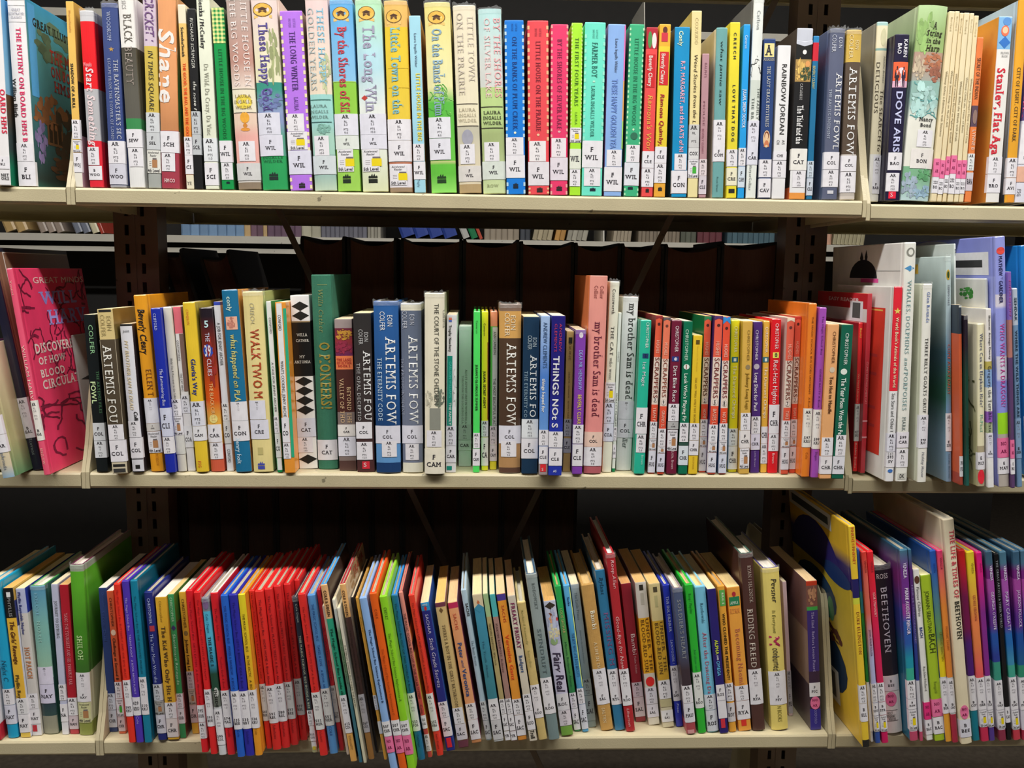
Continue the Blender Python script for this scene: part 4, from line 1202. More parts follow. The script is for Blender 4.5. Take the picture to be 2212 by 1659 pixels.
d2|445 238 532 570 1525 655|h|1c2c9e|royal blue spine with thin pale script title|CLIFFORD@280-412@.4,.25@c4cce8@s;The Remembering Box@705-995@.5,.28@d8dcf0@h|cF/CLI@1010-1235@c8cce0;a3.1/2.0@1238-1370
d2|542 230 605 655 1515 735|h side=c8c4b8|d0ccc2|grey cloth-like spine with small dark serif title|Help! I'm A Prisoner in the Libra@625-948@.5,.22@444@s|a4.9/2.0@940-1075;l4@1078-1225;c/@1227-1375@c8c8c4
d2|617 228 690 745 1510 802|p side=8a7068|f07888 >432 e6e4e6|white spine with a salmon pink head|COATSWORTH@485-642@.25,.26@444;THE CAT WHO@740-880@.3,.26@444|a3.9/2.0@910-1050@d8d8e0;cF/COA@1150-1322@e0e0e4|r@.5,1@434-880@7a6058
d2|690 192 798 808 1520 902|h side=a89838|f2ce38|yellow spine with navy rounded title|CAMERON@245-365@.35,.2@c07030@h;Gloria's Way@630-915@.5,.36@2a3878@b;FSG@1430-1485@.35,.25@c05030@s|a3.1/1.0@958-1150@d8dae6;cF/CAM@1153-1268@dcdce0
d3|-46 235 68 55 1515 160|h|201822 ~300,600 802818 ~620,900 c85018 ~950,1100 e8b048 >1300 c85a40|black to flame orange spine with a blue oval number|5@335-385@.55,.35@c8ecf0@bH;THE@430-500@.5,.3@c8c8dc;39@525-605@.5,.5@e8e8f8@BH;CLUES@630-765@.5,.3@d8d0e0;THE BLACK CIRCLE@820-1118@.5,.26@e8c080@n|cF/CAR@1140-1280@.0,1.0;a4.7/5.0@1283-1415@.05,1|e@.12,.85@515-615@2a48a8;b@.4,1@450-850@8a2820;e@.2,.8@1060-1130@f0e088
d3|72 188 130 182 1510 235|p|3a4cb0 >215 e8eaf0|thin white spine with a blue head, black narrow capitals|A JOB FOR JENNY ARCHER@350-678@.5,.42@222@n;CONFORD@1335-1442@.5,.4@222@n|a3.1/1.0@970-1110@d8d8d8;cF/CO@1112-1290@c8c8c8
d3|132 95 260 247 1520 375|h side=d89850|1c6a92|deep teal-blue spine with tan rounded lettering|conly@150-262@.45,.26@d0e8d8@b;what happened on PLA@440-960@.52,.34@b8b470@bh;henry holt@1250-1455@.3,.25@b8d4e4@b|k3.9/6.0//@960-1110@0,1.1;cF/CON@1112-1270@0,1.15|r@.15,.85@300-400@dca890;b@.2,.8@305-395@b87868
d3|290 108 460 388 1520 540|h side=a8b070 film=1|ecdc98|wide buttercream spine with rust red capitals|CREECH,@195-365@.45,.2@a8a488@h;WALK TWO M@405-948@.5,.42@a44420@b|k4.9/9.0//@950-1100@0,.8@d8d8e4;cF/CRE@1103-1255@0,.9@dadae6|r@.3,.56@1322-1380@b8ac70;t@.25,.6@1432-1495@4048a0
d3|483 185 522 572 1520 618|p side=108848|eaece8 >1500 108848|thin white spine with bright green cover edges|CONFORD@310-435@.6,.38@444@n;A CASE FOR JENNY ARCHER@655-1042@.5,.38@444@n|a3.0/1.0@1075-1205@.0,.9;cF/CO@1208-1400@c8ccc8|r@0,.08@190-1500@58a870
d3|552 192 645 635 1525 728|p|f09c38|orange spine with a narrow white title strip|CONFORD@290-412@.35,.26@444@n;WHAT'S COOKING, JENNY ARCHE@645-1082@.35,.26@444@n|cF/CO@1085-1280@.0,.68;a3.2/1.0@1283-1410@.0,.68|r@.12,.62@200-1085@e8e8ea;r@.72,1@240-1400@28a078
d3|655 138 828 738 1492 880|p pg=e8e4dc|eeeeee >335 161616 >762 e8e8e4|white spine with black diamonds and black middle panel|WILLA@430-452@.55,.55@c0c0b8@BH;CATHER@475-495@.55,.7@c0c0b8@BH;MY@600-620@.5,.28@c0c0b8@BH;ANTONIA@640-660@.5,.85@c0c0b8@BH|cF/CAT@1090-1238@.0,1@c8ccd8;a6.9/14.0@1240-1362@.0,.8|d@.05,.97@185-258@1a1a18;d@.05,.97@258-330@1a1a18;d@.02,.98@765-838@1a1a18;d@.02,.98@840-912@1a1a18;d@.02,.98@915-988@1a1a18;d@.02,.98@990-1062@1a1a18;r@0,1@335-345@8a7858;d@0,1@1378-1452@1a1a18
d4|32 80 188 95 1505 235|h cloth=1 side=306a54 pg=dcd4b8|2c6c54|tall dark green cloth spine stamped in dull gold|Willa Cather@185-500@.45,.22@7a8a58@si;O PIONEERS!@570-1062@.55,.5@948438@B|cF/CAT@1285-1435@-.02,1.0|r@.3,.8@150-154@7a8a58
d4|208 405 338 245 1515 375|p side=6a5860|988a88 >470 6a2838 ~480,560 8a3038 ~570,660 6a2850 >670 e88050 >768 4a2824 >1080 7a6c68 >1440 503834|plum brown spine with an orange nameplate and red art|THE LAND@688-706@.5,.85@a02828@BH;OF ELYON@712-728@.5,.85@a02828@BH;BOOK 2@734-750@.5,.7@a02828@BH;BEYOND THE@900-1168@.7,.22@d0b088@s;VALLEY OF THO@840-1168@.3,.22@d0b088@s|cF/CAR@1172-1258@d8d4d0;a6.2/6.0@1262-1405@.0,1@e0e0ec|b@.0,1@475-560@b08030;b@.0,1@560-668@8a2840
d4|342 362 482 380 1525 505|p pg=e8dcae|2e2c2c ~400,900 383030 ~1100,1500 4c2c2c|charcoal paperback with cream top and red square at its foot|EOIN@500-570@.7,.22@b8b8b8@n;COLFER@480-590@.4,.22@b8b8b8@n;ARTEMIS FOU@645-1150@.7,.38@ececec@s;THE OPAL DECEPTIO@725-1150@.22,.18@b0b0b0@s;S@1455-1485@.5,.2@f0d8d8@H|cF/COL@1152-1275@.0,.9;a6.7/12.0@1300-1432@.0,.9|r@.3,.72@1445-1500@c82838
d4|488 275 680 518 1532 695|h film=1|2c5e9e ~300,700 245088 ~900,1180 1c4070 >1315 5c90c4 >1455 1c3c6a|metallic blue jacket with white title, blue waves below|EOIN@375-460@.66,.2@d8dce0@n;COLFER@350-488@.36,.2@d8dce0@n;ARTEMIS FOW@545-1178@.66,.38@eceeee@s;THE ETERNITY CODE@685-1150@.22,.17@b8ccdc@s|cF/COL@1180-1312@.0,1.0@dcdce8;a6.0/10.0@1292-1412@.25,.85
d4|692 290 846 708 1530 862|h film=1|c0c4c8 >300 e4e0cc >342 5e687c ~600,900 6c7488 >1455 dcdac8|blue-grey jacket with cream bands and white title|EOIN@370-450@.55,.22@b0b4c0@n;COLFER@345-475@.2,.22@b0b4c0@n;ARTEMIS FOW@535-1172@.58,.42@eceeee@s;THE ARCTIC INCIDENT@690-1110@.06,.14@8a90a0@s|cF/COL@1178-1312@.0,1.0@dadae6;a6.0/6.0@1315-1435@.15,.8
d5|58 120 220 62 1535 218|h film=1 side=a8a890|e2dcc6 ~200,900 dcd6c0 >1535 888|wide ivory spine with thin dark capitals and grey wash at its foot|THE COURT OF THE STONE CHILDREN@205-988@.6,.22@4c4c44@r;Cameron@250-390@.97,.12@6a6a60@s|a5.1/8.0@1185-1315@.1,.85;cF/CAM@1330-1530@e8e2d0|r@.25,.8@1010-1180@84867c;b@.5,1@860-1010@6a7264;b@.0,.4@870-1000@b8b4a0
d5|232 290 318 228 1520 305|p film=1|f2f2f4|white spine with a teal title strip|Trophy Newbery@370-575@.35,.24@222@b;CARLSON WILLIAMS@650-932@.38,.22@40b8a8@b;THE FAMILY@970-1145@.38,.22@e0f0ec@b|a4.7/3.0@1150-1305@e4e4f0;cF/CAR@1308-1440@e0e0e8|r@.2,.5@312-345@e06840;r@.2,.5@330-345@4868b8;r@.08,.58@605-1148@108878;w@.55,1@700-1010@7a8a80;r@.08,.6@1468-1500@108878
d5|328 380 430 325 1472 425|p film=1 pg=c8ccc4|b6c4c0|short pale grey-green spine with small dark capitals|ALICE'S ADVENTURES IN WONDERLA@715-1138@.58,.16@5a605c@s;THROUGH THE LOOKING GLA@760-1138@.32,.15@6a706c@s|a7.7/10.5@1140-1262@a8b0b0;cCAR@1265-1345@b0bab8
d5|440 262 500 438 1520 490|h|4cd460|thin bright green spine with bold black capitals|Cameron@335-435@.5,.26@1c4a24;JULIAN'S GLORIOUS SUMMER@675-1032@.5,.32@1a4020@b|a3.1/1.0@1205-1325@.05,1;cF/CAM@1330-1465
d5|505 262 560 503 1505 558|h|e4e430|thin lemon yellow spine with bold black capitals|Cameron@355-455@.45,.26@222;JULIAN, SECRET AGENT@725-1012@.45,.32@2c2c18@b|a3.1/1.0@1110-1235@d4d4dc;cF/CA@1240-1465@dcdcd8|r@.88,1@500-1100@8a4a28
d5|572 262 635 570 1498 622|h|f0a07c >378 50b850 >1430 e4dc38|thin salmon and green spine with grey title strip|ANN CAMERON@420-598@.62,.36@444@n;THE MOST BEAUTIFUL PLAC@780-1145@.6,.36@444@n|a4.2/1.0@1150-1300@dcd4dc;cF/CAM@1302-1428@d8d4dc|r@.3,1@385-1148@c0c4c4
d5|638 205 825 645 1525 805|h film=1|806858 >260 cc9c58 >468 4c382a ~600,1100 4a362a >1290 ac8458 >1480 5a4034|wide brown jacket with gold name band and white title|EOIN@295-412@.62,.22@ece0c0@n;COLFER@275-455@.36,.22@ece0c0@n;ARTEMIS FOW@520-1152@.55,.42@f0eee6@s|cF/COL@1148-1290@.0,1.0@dcdce8;a6.0/9.0@1270-1395@.1,.8
d6|35 362 160 20 1535 142|p pg=e4d8b0|18344e|midnight navy paperback with creased spine and white title|EOIN@515-585@.72,.24@a8b8c0@n;COLFER@500-605@.42,.24@a8b8c0@n;ARTEMIS FO@655-1120@.66,.38@dce0e0@s;THE ETERNITY CO@765-1115@.22,.18@8aa4b4@s|a5.0/10.0@1120-1262@d8dce0;cF/COL@1265-1418
d6|165 355 240 152 1545 217|p pg=e4dcc8|a0bce4 ~400,800 4a7ac4 ~900,1200 6494d4 >1455 988888|light blue clouded spine with dark outlined capitals|ANDREW CLEMENTS@405-742@.5,.42@28466c@n;things hoped for@820-1070@.4,.32@f0f4f4@b;S@1490-1510@.45,.2@fff@H|a4.7/6.0@1200-1320;cF/CLE@1325-1458@.0,.98|r@.15,.8@1462-1518@d02830
d6|247 355 355 222 1548 322|p pg=e4dcc8|201c72 ~900,1200 2434a0|indigo spine with red author and wide white title|ANDREW@415-622@.66,.17@b83858@n;CLEMENTS@415-625@.32,.17@b83858@n;THiNGS NOt S@655-1192@.4,.42@ececf4@b;AS@1505-1522@.5,.25@e0e4f0@bH|a4.5/9.0@1213-1335;cF/CLE@1340-1472@.02,1.1
d6|360 470 415 328 1520 388|p|b8985c|narrow worn tan spine with brown capitals|DEAR MR. HENSHAW@770-965@.5,.2@6a5028;BEVERLY CLEA@985-1115@.5,.18@6a5028;DUNE@560-690@.5,.3@8a7040|a4.9/3.0@1120-1250@a8a8a8;cF/CLE@1265-1375@a8a8a8|r@.3,.8@515-560@2a2a20
d6|425 460 507 400 1538 475|p film=1 side=6a3488|7c3ea4|violet spine with blue and yellow condensed capitals|DEAR MR. HENSHAW@610-905@.55,.34@98bcec@n;BEVERLY CLEAR@940-1160@.55,.34@f0e040@n|a4.9/3.0@1163-1305;cF/CLE@1310-1475|e@.35,.75@478-520@f0e8f4
d6|528 55 678 492 1535 612|h side=ec8450|f0a294 ~60,1000 f09894 >1475 b05c64|tall salmon pink spine with burgundy serif title|Collier@130-225@.68,.2@7a3030@s;Collier@130-225@.36,.2@7a3030@s;my brother Sam is dead@400-1108@.55,.42@6a2038@s|cF/COL@1215-1328@e8c8b8;a4.9/7.0@1330-1475
d6|685 98 758 620 1525 697|h film=1|dedecc|tall pale olive-white spine with black name and grey title|Coatsworth@155-340@.45,.3@333@s;THE CAT@430-650@.45,.32@50504c@s;who went@660-825@.45,.3@70706c@si|l5@842-992;a5.9/3.0@995-1150@d0d4e4;cF/COA@1152-1288@d0d4e4
d6|745 330 772 697 1508 722|p Y=0.01|d8e0d8 >1480 107848|very thin white-green spine beside a tall olive-white one|CONCH@615-690@.5,.4@666;MOLLY'S PILGRIM@920-1165@.5,.4@555|a3.8/.5@1170-1270;cF/CO@1300-1400
d6|780 212 905 730 1512 845|h film=1 side=c8c4b8 edge=c88068|e6eaea|white glossy spine with large black serif title|my brother Sam is dead@268-978@.62,.44@303030@s;llier@1265-1340@.5,.3@2a3a3a@si|k4.9/7.0//@985-1120@dadae4;cF/COL@1122-1260@dadae4
d7|92 205 190 30 1520 130|h side=107858|26ac90|emerald spine with white title and dark oval icon|CHRISTOPHER@225-442@.65,.26@dff0ec@n;Ice Magic@560-768@.5,.3@ececf8@n;Brown@1355-1440@.7,.2@a0d8cc|cF/CHR@945-1170@-.02,1.02;a4.8/2.0@1175-1332@.1,.95|r@.3,.85@485-525@1c3a68;e@.4,.75@490-520@102040
d7|232 165 283 150 1515 220|p side=8c2c30 pg=e0b888|d85a40 >515 dcccc0 >918 d85038|red-covered sports paperback, third from the white glossy spine|HUGHES@375-485@.5,.42@f0c8b4@n;SCRAPPERS@520-870@.5,.6@7a3028@n;TEAM P@945-1065@.5,.42@f0c8b4@n;3@860-890@.5,.25@333@bH|a4.3/3.0@1065-1210;l4@1212-1312;cF/HUG@1315-1505@e0e0ec|v@0,1@168-200@8c2c30;e@.3,.7@225-250@4a2020;e@.15,.85@850-900@b8a8a0;e@.2,.8@855-895@ece0d8
d7|290 180 350 232 1520 295|p side=6c6058 pg=e0b888|dc7458 >530 dcccc0 >932 d85038|grey-notched sports paperback left of the maroon spine|HUGHES@395-502@.5,.42@f0c8b4@n;SCRAPPERS@532-862@.5,.6@8a4838@n;GRAND SL@970-1115@.5,.42@f0c8b4@n;9@883-915@.5,.25@333@bH|a4.3/3.0@1125-1275;l4@1277-1337;cF/HUG@1340-1500@d8d8e8|v@0,1@182-212@585458;e@.3,.7@242-265@6a3a30;e@.15,.85@872-925@b8a8a0;e@.2,.8@877-920@ece0d8
d7|360 205 450 310 1520 405|h|6c1c36|maroon spine with white condensed title|CHRISTOPHER@255-475@.55,.32@e0d4d8@n;Dirt Bike Race@590-900@.5,.36@ececec@n;Little, Brown@1320-1478@.55,.24@c8a8b0|a4.0/4.0@912-1062@.0,1;cF/CHR@1065-1130@a8a8a8;l4@1135-1315@.0,.95|r@.15,.8@510-552@28387c;e@.35,.65@518-545@e8e8f0
d7|465 215 540 410 1520 495|p pg=f0e4c8|0c6a4c|pine green spine with a baseball and white rounded title|CHRISTOPHER@285-550@.4,.32@c0dccc@r;Look Who's Playing Fir@655-1065@.45,.36@dcece0@b|a3.8/2.0@1075-1240@.0,.95;c/@1243-1270@2a4a40;cF/CHR@1273-1440@d8e0e8|e@.15,.8@575-620@e0ece4;r@.4,.5@580-615@883030
d7|545 335 625 498 1520 580|p pg=e8d8a0|f2cc34|short sunflower yellow spine with tiny title|Thornton W. Burgess@420-640@.5,.1@b89428;THE KID WHO ONLY HIT HOME@690-1078@.45,.2@7a5818@s;DYMAR@1370-1480@.5,.16@a88420|a3.9/2.0@1080-1225;cF/CHR@1228-1355|r@.3,.7@375-410@5a4818
d7|640 170 700 588 1505 650|p side=126a3c pg=d8b478|d85a40 >515 dcccb8 >915 d85038|green-covered sports paperback right of the sunflower yellow spine|HUGHES@390-500@.5,.42@f0c8b4@n;SCRAPPERS@525-850@.5,.6@6a4030@n;HOME@955-1040@.5,.42@f0c8b4@n;2@868-898@.5,.25@333@bH|a4.4/3.0@1045-1192;l4@1195-1282;cF/HUG@1285-1490@e0e0ec|v@0,1@172-212@2a7a4c;e@.3,.7@235-260@4a2020;e@.15,.85@858-905@b8a8a0;e@.2,.8@862-900@ece0d8
d7|735 168 793 658 1520 740|p side=3c2060 pg=d8b478|dc5c48 >515 dcccc0 >930 d85038|purple-covered sports paperback with an orange spine|HUGHES@385-502@.5,.42@f0c8b4@n;SCRAPPERS@525-870@.5,.6@7a3030@n;BASES L@955-1090@.5,.42@f0c8b4@n;5@882-915@.5,.25@333@bH|a4.3/3.0@1090-1240;l4@1242-1330;cF/HUG@1335-1505@e0e0ec|v@0,1@170-205@4a3068;e@.3,.7@235-260@4a2020;e@.15,.85@872-922@b8a8a0;e@.2,.8@876-918@ece0d8
d7|800 175 862 758 1520 825|p side=1c68b8 pg=d8b478|e05038 >545 dcccc0 >948 e05030|blue-notched sports paperback left of the yellow-green spine|HUGHES@410-520@.5,.42@f0d8c8@n;SCRAPPERS@550-870@.5,.6@7a3038@n;NO FE@985-1075@.5,.42@f0d8c8@n;8@890-925@.5,.25@333@bH|a4.3/3.0@1080-1228;l4@1230-1345;cF/HUG@1347-1510@d8dcec|v@0,1@178-238@3088d0;e@.3,.7@260-285@4a2020;e@.15,.85@880-935@b8a8a0;e@.2,.8@885-930@ece0d8
d8|78 205 155 50 1505 128|h side=c8c828|f0e424 >1480 c8c020|acid yellow spine with white condensed title|CHRISTOPHER@260-478@.55,.34@f4f4c0@n;The Diamond Champs@590-1042@.5,.38@f4f0c8@n|a4.0/2.0@1125-1275@d8dcd8;cF/CHR@1278-1478@dcdcd4|r@.15,.85@515-560@20687c;r@.35,.65@525-552@e8f0e8
d8|175 215 265 148 1518 230|p pg=e8dcb8 side=c09838|cca44c|ochre spine with a ball emblem and brown rounded title|CHRISTOPHER@290-552@.6,.26@8a7030;Johnny Long Legs@655-962@.6,.3@8a6c20@b|a4.0/2.0@990-1140@.0,1.0;cF/CHR@1143-1292@d8d4d4;l4@1295-1470@.0,.95|e@.35,.85@580-620@8a7a58
d8|270 220 345 236 1510 318|p pg=e8e0d0|4a2c74|dark violet spine with a ball emblem and white rounded title|CHRISTOPHER@290-545@.4,.3@dcd4e8;Long Shot for Paul@650-975@.42,.36@e8e0f0@b;Little Brown@1320-1460@.5,.18@a898c0|a4.0/2.0@1020-1170@.0,1;cF/CHR@1173-1308@d4d0e0|e@.12,.75@572-620@b0a8b8
d8|352 212 412 325 1508 383|h|f0b848|amber-orange spine with white condensed title|CHRISTOPHER@265-482@.5,.38@f4ecd8@n;The Diamond Champs@600-1040@.5,.4@f4ecd8@n|cCHR@1108-1255@.0,1;a4.0/2.0@1257-1428@.0,1|r@.0,.9@515-560@306878;r@.3,.65@525-552@e8f0e8
d8|422 195 512 390 1512 475|h|d41c26|scarlet spine with white condensed title and yellow icon|CHRISTOPHER@235-450@.55,.34@f4e0e0@n;Red-Hot Highto@545-920@.5,.44@f4eeee@n;Brown@1340-1430@.5,.24@f0c8c8|cF/CHR@920-1170@-.02,1.0;a4.2/3.0@1173-1320@.0,1|r@.2,.8@475-522@e8e464;e@.35,.65@482-515@333
d8|562 185 615 493 1520 570|p side=c4b4ac pg=d8c8b0|d8604c >545 d4c8bc >945 d85840|pale-covered sports paperback right of the scarlet spine|HUGHES@410-535@.5,.42@f0c8b4@n;SCRAPPERS@548-885@.5,.6@7a4038@n;TAKE@975-1048@.5,.42@f0c8b4@n;7@895-925@.5,.25@333@bH|a4.6/3.0@1055-1200;l4@1203-1288;cF/HUG@1292-1480@e4e4ec|v@0,1@188-222@dcd4bc;e@.3,.7@255-280@6a3030;e@.15,.85@885-935@b8a8a0;e@.2,.8@889-931@ece0d8
d8|620 172 680 575 1510 632|p pg=d8b478|d85a48 >512 d4c8bc >912 d85038|orange-red sports paperback left of the tall bright orange book|HUGHES@382-490@.5,.42@f0c8b4@n;SCRAPPERS@520-860@.5,.6@6a3830@n;TEAM F@945-1040@.5,.42@f0c8b4@n;3@862-892@.5,.25@333@bH|a4.3/3.0@1045-1190;l4@1192-1275;cF/HUG@1280-1475@e4e4ec|v@0,1@175-205@b83830;e@.3,.7@225-250@4a2020;e@.15,.85@852-902@b8a8a0;e@.2,.8@856-898@ece0d8
d8|742 62 825 665 1545 748|h side=ec7c28|f0862c|tall bright orange book with small dark title|THE MAGIC SCHOOL BUS GOES UPSTREAM@175-828@.5,.2@6a3414@n;A Book@855-945@.5,.2@6a3414@h;Cole@1330-1390@.5,.25@8a3c14@s|k2.6/1.0/597/KRU@950-1285@-.3,1.0@dcd8d0
d8|828 98 892 757 1552 828|h|9c4cac|orchid purple spine with dark thin title|The Magic School Bus@170-495@.5,.24@5a2a68;GOING BATTY A Book@615-945@.5,.24@5a2a68;Degen@1325-1400@.5,.3@5a2a68|k3.5/1.0/599/KRU@960-1300@e0dcd8
d9|105 575 190 60 1530 125|p side=d89850|e8ac74|light tan-orange spine with baseball and dark rounded title|CHRISTOPHER@620-815@.6,.26@5a3820;Too Hot to Handle@895-1125@.55,.3@5a3820@b|a3.6/2.0@1270-1385@.0,1.0;cF/CHR@1388-1500@d8d4d8|e@.35,.8@835-870@c8b8a0
d9|197 577 270 132 1530 208|p side=0c4a38|145c48|bottle green spine with baseball by the right partition|CHRISTOPHER@630-825@.5,.28@d8e0dc;The Year Mom Won the Pe@905-1255@.45,.36@dce8e0@b|a4.0/2.0@1255-1385@.15,1;cF/CHR@1388-1500@.0,1@d0d0d8|e@.15,.7@845-882@d0d8d0
d9|300 565 335 268 1490 300|h side=981c28 Y=0.018|d82c30|thin red spine with mustard lettering in the right bay|Bauld@600-660@.5,.4@e8b850;We Need Librarians@880-1062@.4,.34@e0a080;Bobbie Books@1310-1470@.4,.38@e8b0a0|k2.3/.5/027/BAU@1065-1298@c8ccc8
d9|352 385 388 302 1492 338|p side=c02830_>480_dcd8d4_>560_a82028 Y=0.010|b83440|dark red reader with a red and white cover band|CLUMSY BARTHOLOMEW CAT@800-1062@.5,.34@d8a0a0;L:EASY READER@418-440@.12,.75@e8d8d8@b||L:r@.05,.3@435-560@d8d8dc;L:r@.1,.25@445-540@555;r@0,1@1160-1170@d8a0a8;r@0,1@1262-1272@d8a0a8
d9|527 342 580 463 1578 520|h Y=-0.035 side=e8e6e2|d03040 >358 d82838 >995 e8e8ea|white and red spine with a yellow star|World Book's Animals of the World@535-975@.5,.34@f0dcb8@b;Sea Stars and Other I@1010-1255@.45,.4@444;593@1390-1410@.5,.7@333@sH|a4.6/1.0@1265-1382@dcdce8;c593/SV@1385-1482|s@.05,.9@472-515@f0d868;L:r@.1,.98@480-1430@d03828;L:r@.14,.94@490-500@e8c060;L:r@.2,.8@780-800@b83838;L:r@.2,.8@900-920@b83838;L:r@.2,.75@1120-1140@b83838;L:r@.2,.7@1240-1260@b83838;e@.2,.8@1495-1518@3a6ab0
d9|585 68 655 522 1570 602|h Y=-0.035 d=.2 side=e2e0dc|e8e8e0|tallest ivory spine with grey-green title and whale picture|WHALES, DOLPHINS@305-762@.48,.34@7a9a9c@s;and@780-862@.48,.3@7a9a9c@si;PORPOISES@872-1118@.48,.34@7a9a9c@s;MARK@1155-1245@.48,.3@6a7a7a@s;DK@1520-1545@.5,.4@333@bH|c599/CAR@1250-1350@e0dce4;a7.1/1.0@1358-1475|e@.15,.85@100-155@808078;e@.3,.7@110-145@d8d8d0;d@.05,.9@208-245@4888b8;L:a@.32,.72@165-290@1c2024;L:d@.46,.5@100-200@1c2024;L:d@.52,.57@110-200@1c2024;L:r@.3,.55@292-318@d85098;L:r@.02,.35@240-243@888;r@.15,.85@1512-1552@c0c0b8
d0|105 325 155 60 1555 122|h film=1 side=c8ccb8|e6e6de|white spine with blue author and black serif capitals|Glen Rounds@375-565@.55,.34@3a5a9c@s;THREE BILLY GOATS GRUF@655-1122@.5,.34@333@s;Holiday House@1360-1520@.5,.3@5a6070@i|k3.7/0.5/398/RO@1128-1335@dcdce4
d0|290 75 305 286 1560 304|h Y=-0.025 side=c8d0cc|dce4e0|tall white book standing behind the misty blue-green one|Phi@110-150@.6,.4@333@b||
d0|248 155 288 240 1580 288|h film=1 Y=-0.035 d=.2 side=b8c8c8_~160,500_8a9aa0_~550,750_3a5a68_~800,1000_2a5a4c_~1050,1300_7a98b0|bcccc8 ~155,500 a0b4bc ~550,750 4a80a0 ~800,900 3c7a68 ~950,1100 6a90b0 ~1300,1580 8098b0|misty blue-green jacket with red-brown title letters|SIMMONS@330-460@.45,.32@5a5a6a@s;COME AWAY DAISY@700-1020@.5,.5@b85840@s;Little Brown@1400-1560@.5,.3@4a6a80@s|k4.1/.5/E/SIM@1135-1380@-.2,1.0|e@.05,.75@235-300@b89830;e@.2,.6@245-290@284828;L:r@.3,.95@200-262@c8a038;L:r@.2,.8@1385-1500@c8c8c4;L:r@.25,.75@1400-1480@908c88
d0|307 455 333 316 1575 344|p Y=-0.05|303844 >630 c85c38 >1500 a84838|thin slate and rust orange spine with no title||c590/FI@1390-1520|r@0,1@458-470@c8ccc8
d0|342 520 374 360 1580 396|p Y=-0.054 film=1|241c28 ~700,900 1a4034 ~1300,1580 205850|thin black to dark green spine next to the rust orange one|||
d0|440 570 480 432 1590 488|h Y=-0.058 side=dcd6bc_~900,1200_b8b488|e0dab8 >1330 a89c80|worn cream spine with a red dot and navy serif title|Where Can an Elephant Hide?@635-1088@.5,.4@2a3a6a@s;McPhail@1135-1245@.5,.36@5aa088@s|cE/MCP@1370-1480;|e@.0,.95@1480-1572@d82838;L:w@.0,.6@900-1400@5a5c38;L:b@.1,.6@850-1000@b4bc78;L:w@.0,.6@1100-1500@6a6c48
d0|484 478 515 492 1590 538|p Y=-0.06|eeeae6 >800 b0a454 >850 88a8d4 >960 d8d8d0 >1110 8c5cb4 >1180 a8b490 >1245 e0dce0|white spine with coloured patches and a dark crooked title|Sharmat  Aruego Dewey@520-790@.6,.3@222@b;Gregory, the Terrible Eate@830-1245@.5,.55@2a2a28@s|k2.5/.5/E/SHA@1250-1400@d8d8e4;c/@1402-1590@dcdcdc
d0|474 292 498 498 1560 520|h Y=-0.048 side=d8d8d4|c8ccc8|grey-white book with green frogs on its cover, set back|||L:b@.1,.3@340-420@3a8a38;L:b@.4,.55@355-405@3a8a38;L:b@.62,.7@350-410@48a040
d0|547 30 612 568 1590 640|h Y=-0.06 d=.18 side=8088d0_>270_9098d8|9098dc >380 e8e4f4 ~450,470 9098dc >760 dcdcf0 ~900,920 8890d8 >1115 98d428 >1250 b0a8a0|lavender spine with white clouds and magenta title|MAYHEW * GARDINER@150-435@.45,.34@2a2a5c@b;WHO WANTS A DRAGON?@565-1082@.5,.42@b83088@s|p@1275-1400@-.2,1.0;cE/MAY@1402-1505@-.2,1|e@.1,.9@95-140@d84840;L:r@.05,.8@120-262@d8d8dc;L:r@.12,.72@168-215@2a2a2c;L:e@.5,1.0@35-110@d8dcf0
d0|615 250 640 642 1588 664|p|7c60ac >540 a87068 >770 5a4068|thin violet spine with brown art behind the lavender one|DRAGON@300-520@.5,.5@a84880@h|p@1282-1400;cE/RE@1402-1500
d0|650 352 680 676 1585 716|h|b0bccc >575 6c8cae|blue-grey spine with dark blue capitals|SENDAK@410-550@.5,.42@28404c@b;WHERE THE WILD THINGS ARE@610-1145@.5,.42@24384c@b|k3.4/.5/E/SEN@1150-1400@7c98b8
d0|700 85 770 720 1600 790|h side=1c78c0 Y=0|1874bc|tall vivid blue book cut off by the right frame edge||k3.5/1.0/E/SEU@1200-1420@0,1|
e1|-160 300 -85 -62 1455 26|p|c02838 >600 e4e4e8 >1330 c02838|red and white spine at the left frame edge||cF/NAY@1150-1320|
e1|-95 270 -10 45 1440 135|h|1c9cc8|bright blue spine with dark script title at far left|Night C@850-1010@.5,.45@145a78@h|a4.2/4.0@1065-1185;cF/NAY@1188-1332@d4d4e4
e1|12 315 78 148 1435 236|p pg=e0a858 side=c8a040_>410_283070_>600_c8ccd8|181818 >535 e8b840 >1135 e0e0e8 >1395 e4c458|black and yellow spine with brown comic lettering|PHYLLIS@385-530@.5,.3@888@b;The Girls' Revenge@560-880@.5,.42@5a3018@bh;Phyllis Rey@960-1138@.4,.34@5a4820@b|a5.0/5.0@1140-1255@d8d8dc;cF/NAY@1258-1395|r@.3,.7@345-380@e8e8e8
e1|122 318 190 240 1420 316|p pg=e4d4a8 side=2c3c9c_>500_c8c4bc|b0b8d8 >500 ccc8c4 >1100 d8d8e0|lavender-white spine with terracotta capitals|Phyllis Reynolds Naylor@345-660@.35,.28@2a3880@b;HOT PASCH@755-990@.5,.5@b87850@B|a4.0/5.0@1105-1215@.0,1;cF/NAY@1218-1330@-.1,1.1|r@.1,.6@1338-1388@b82838
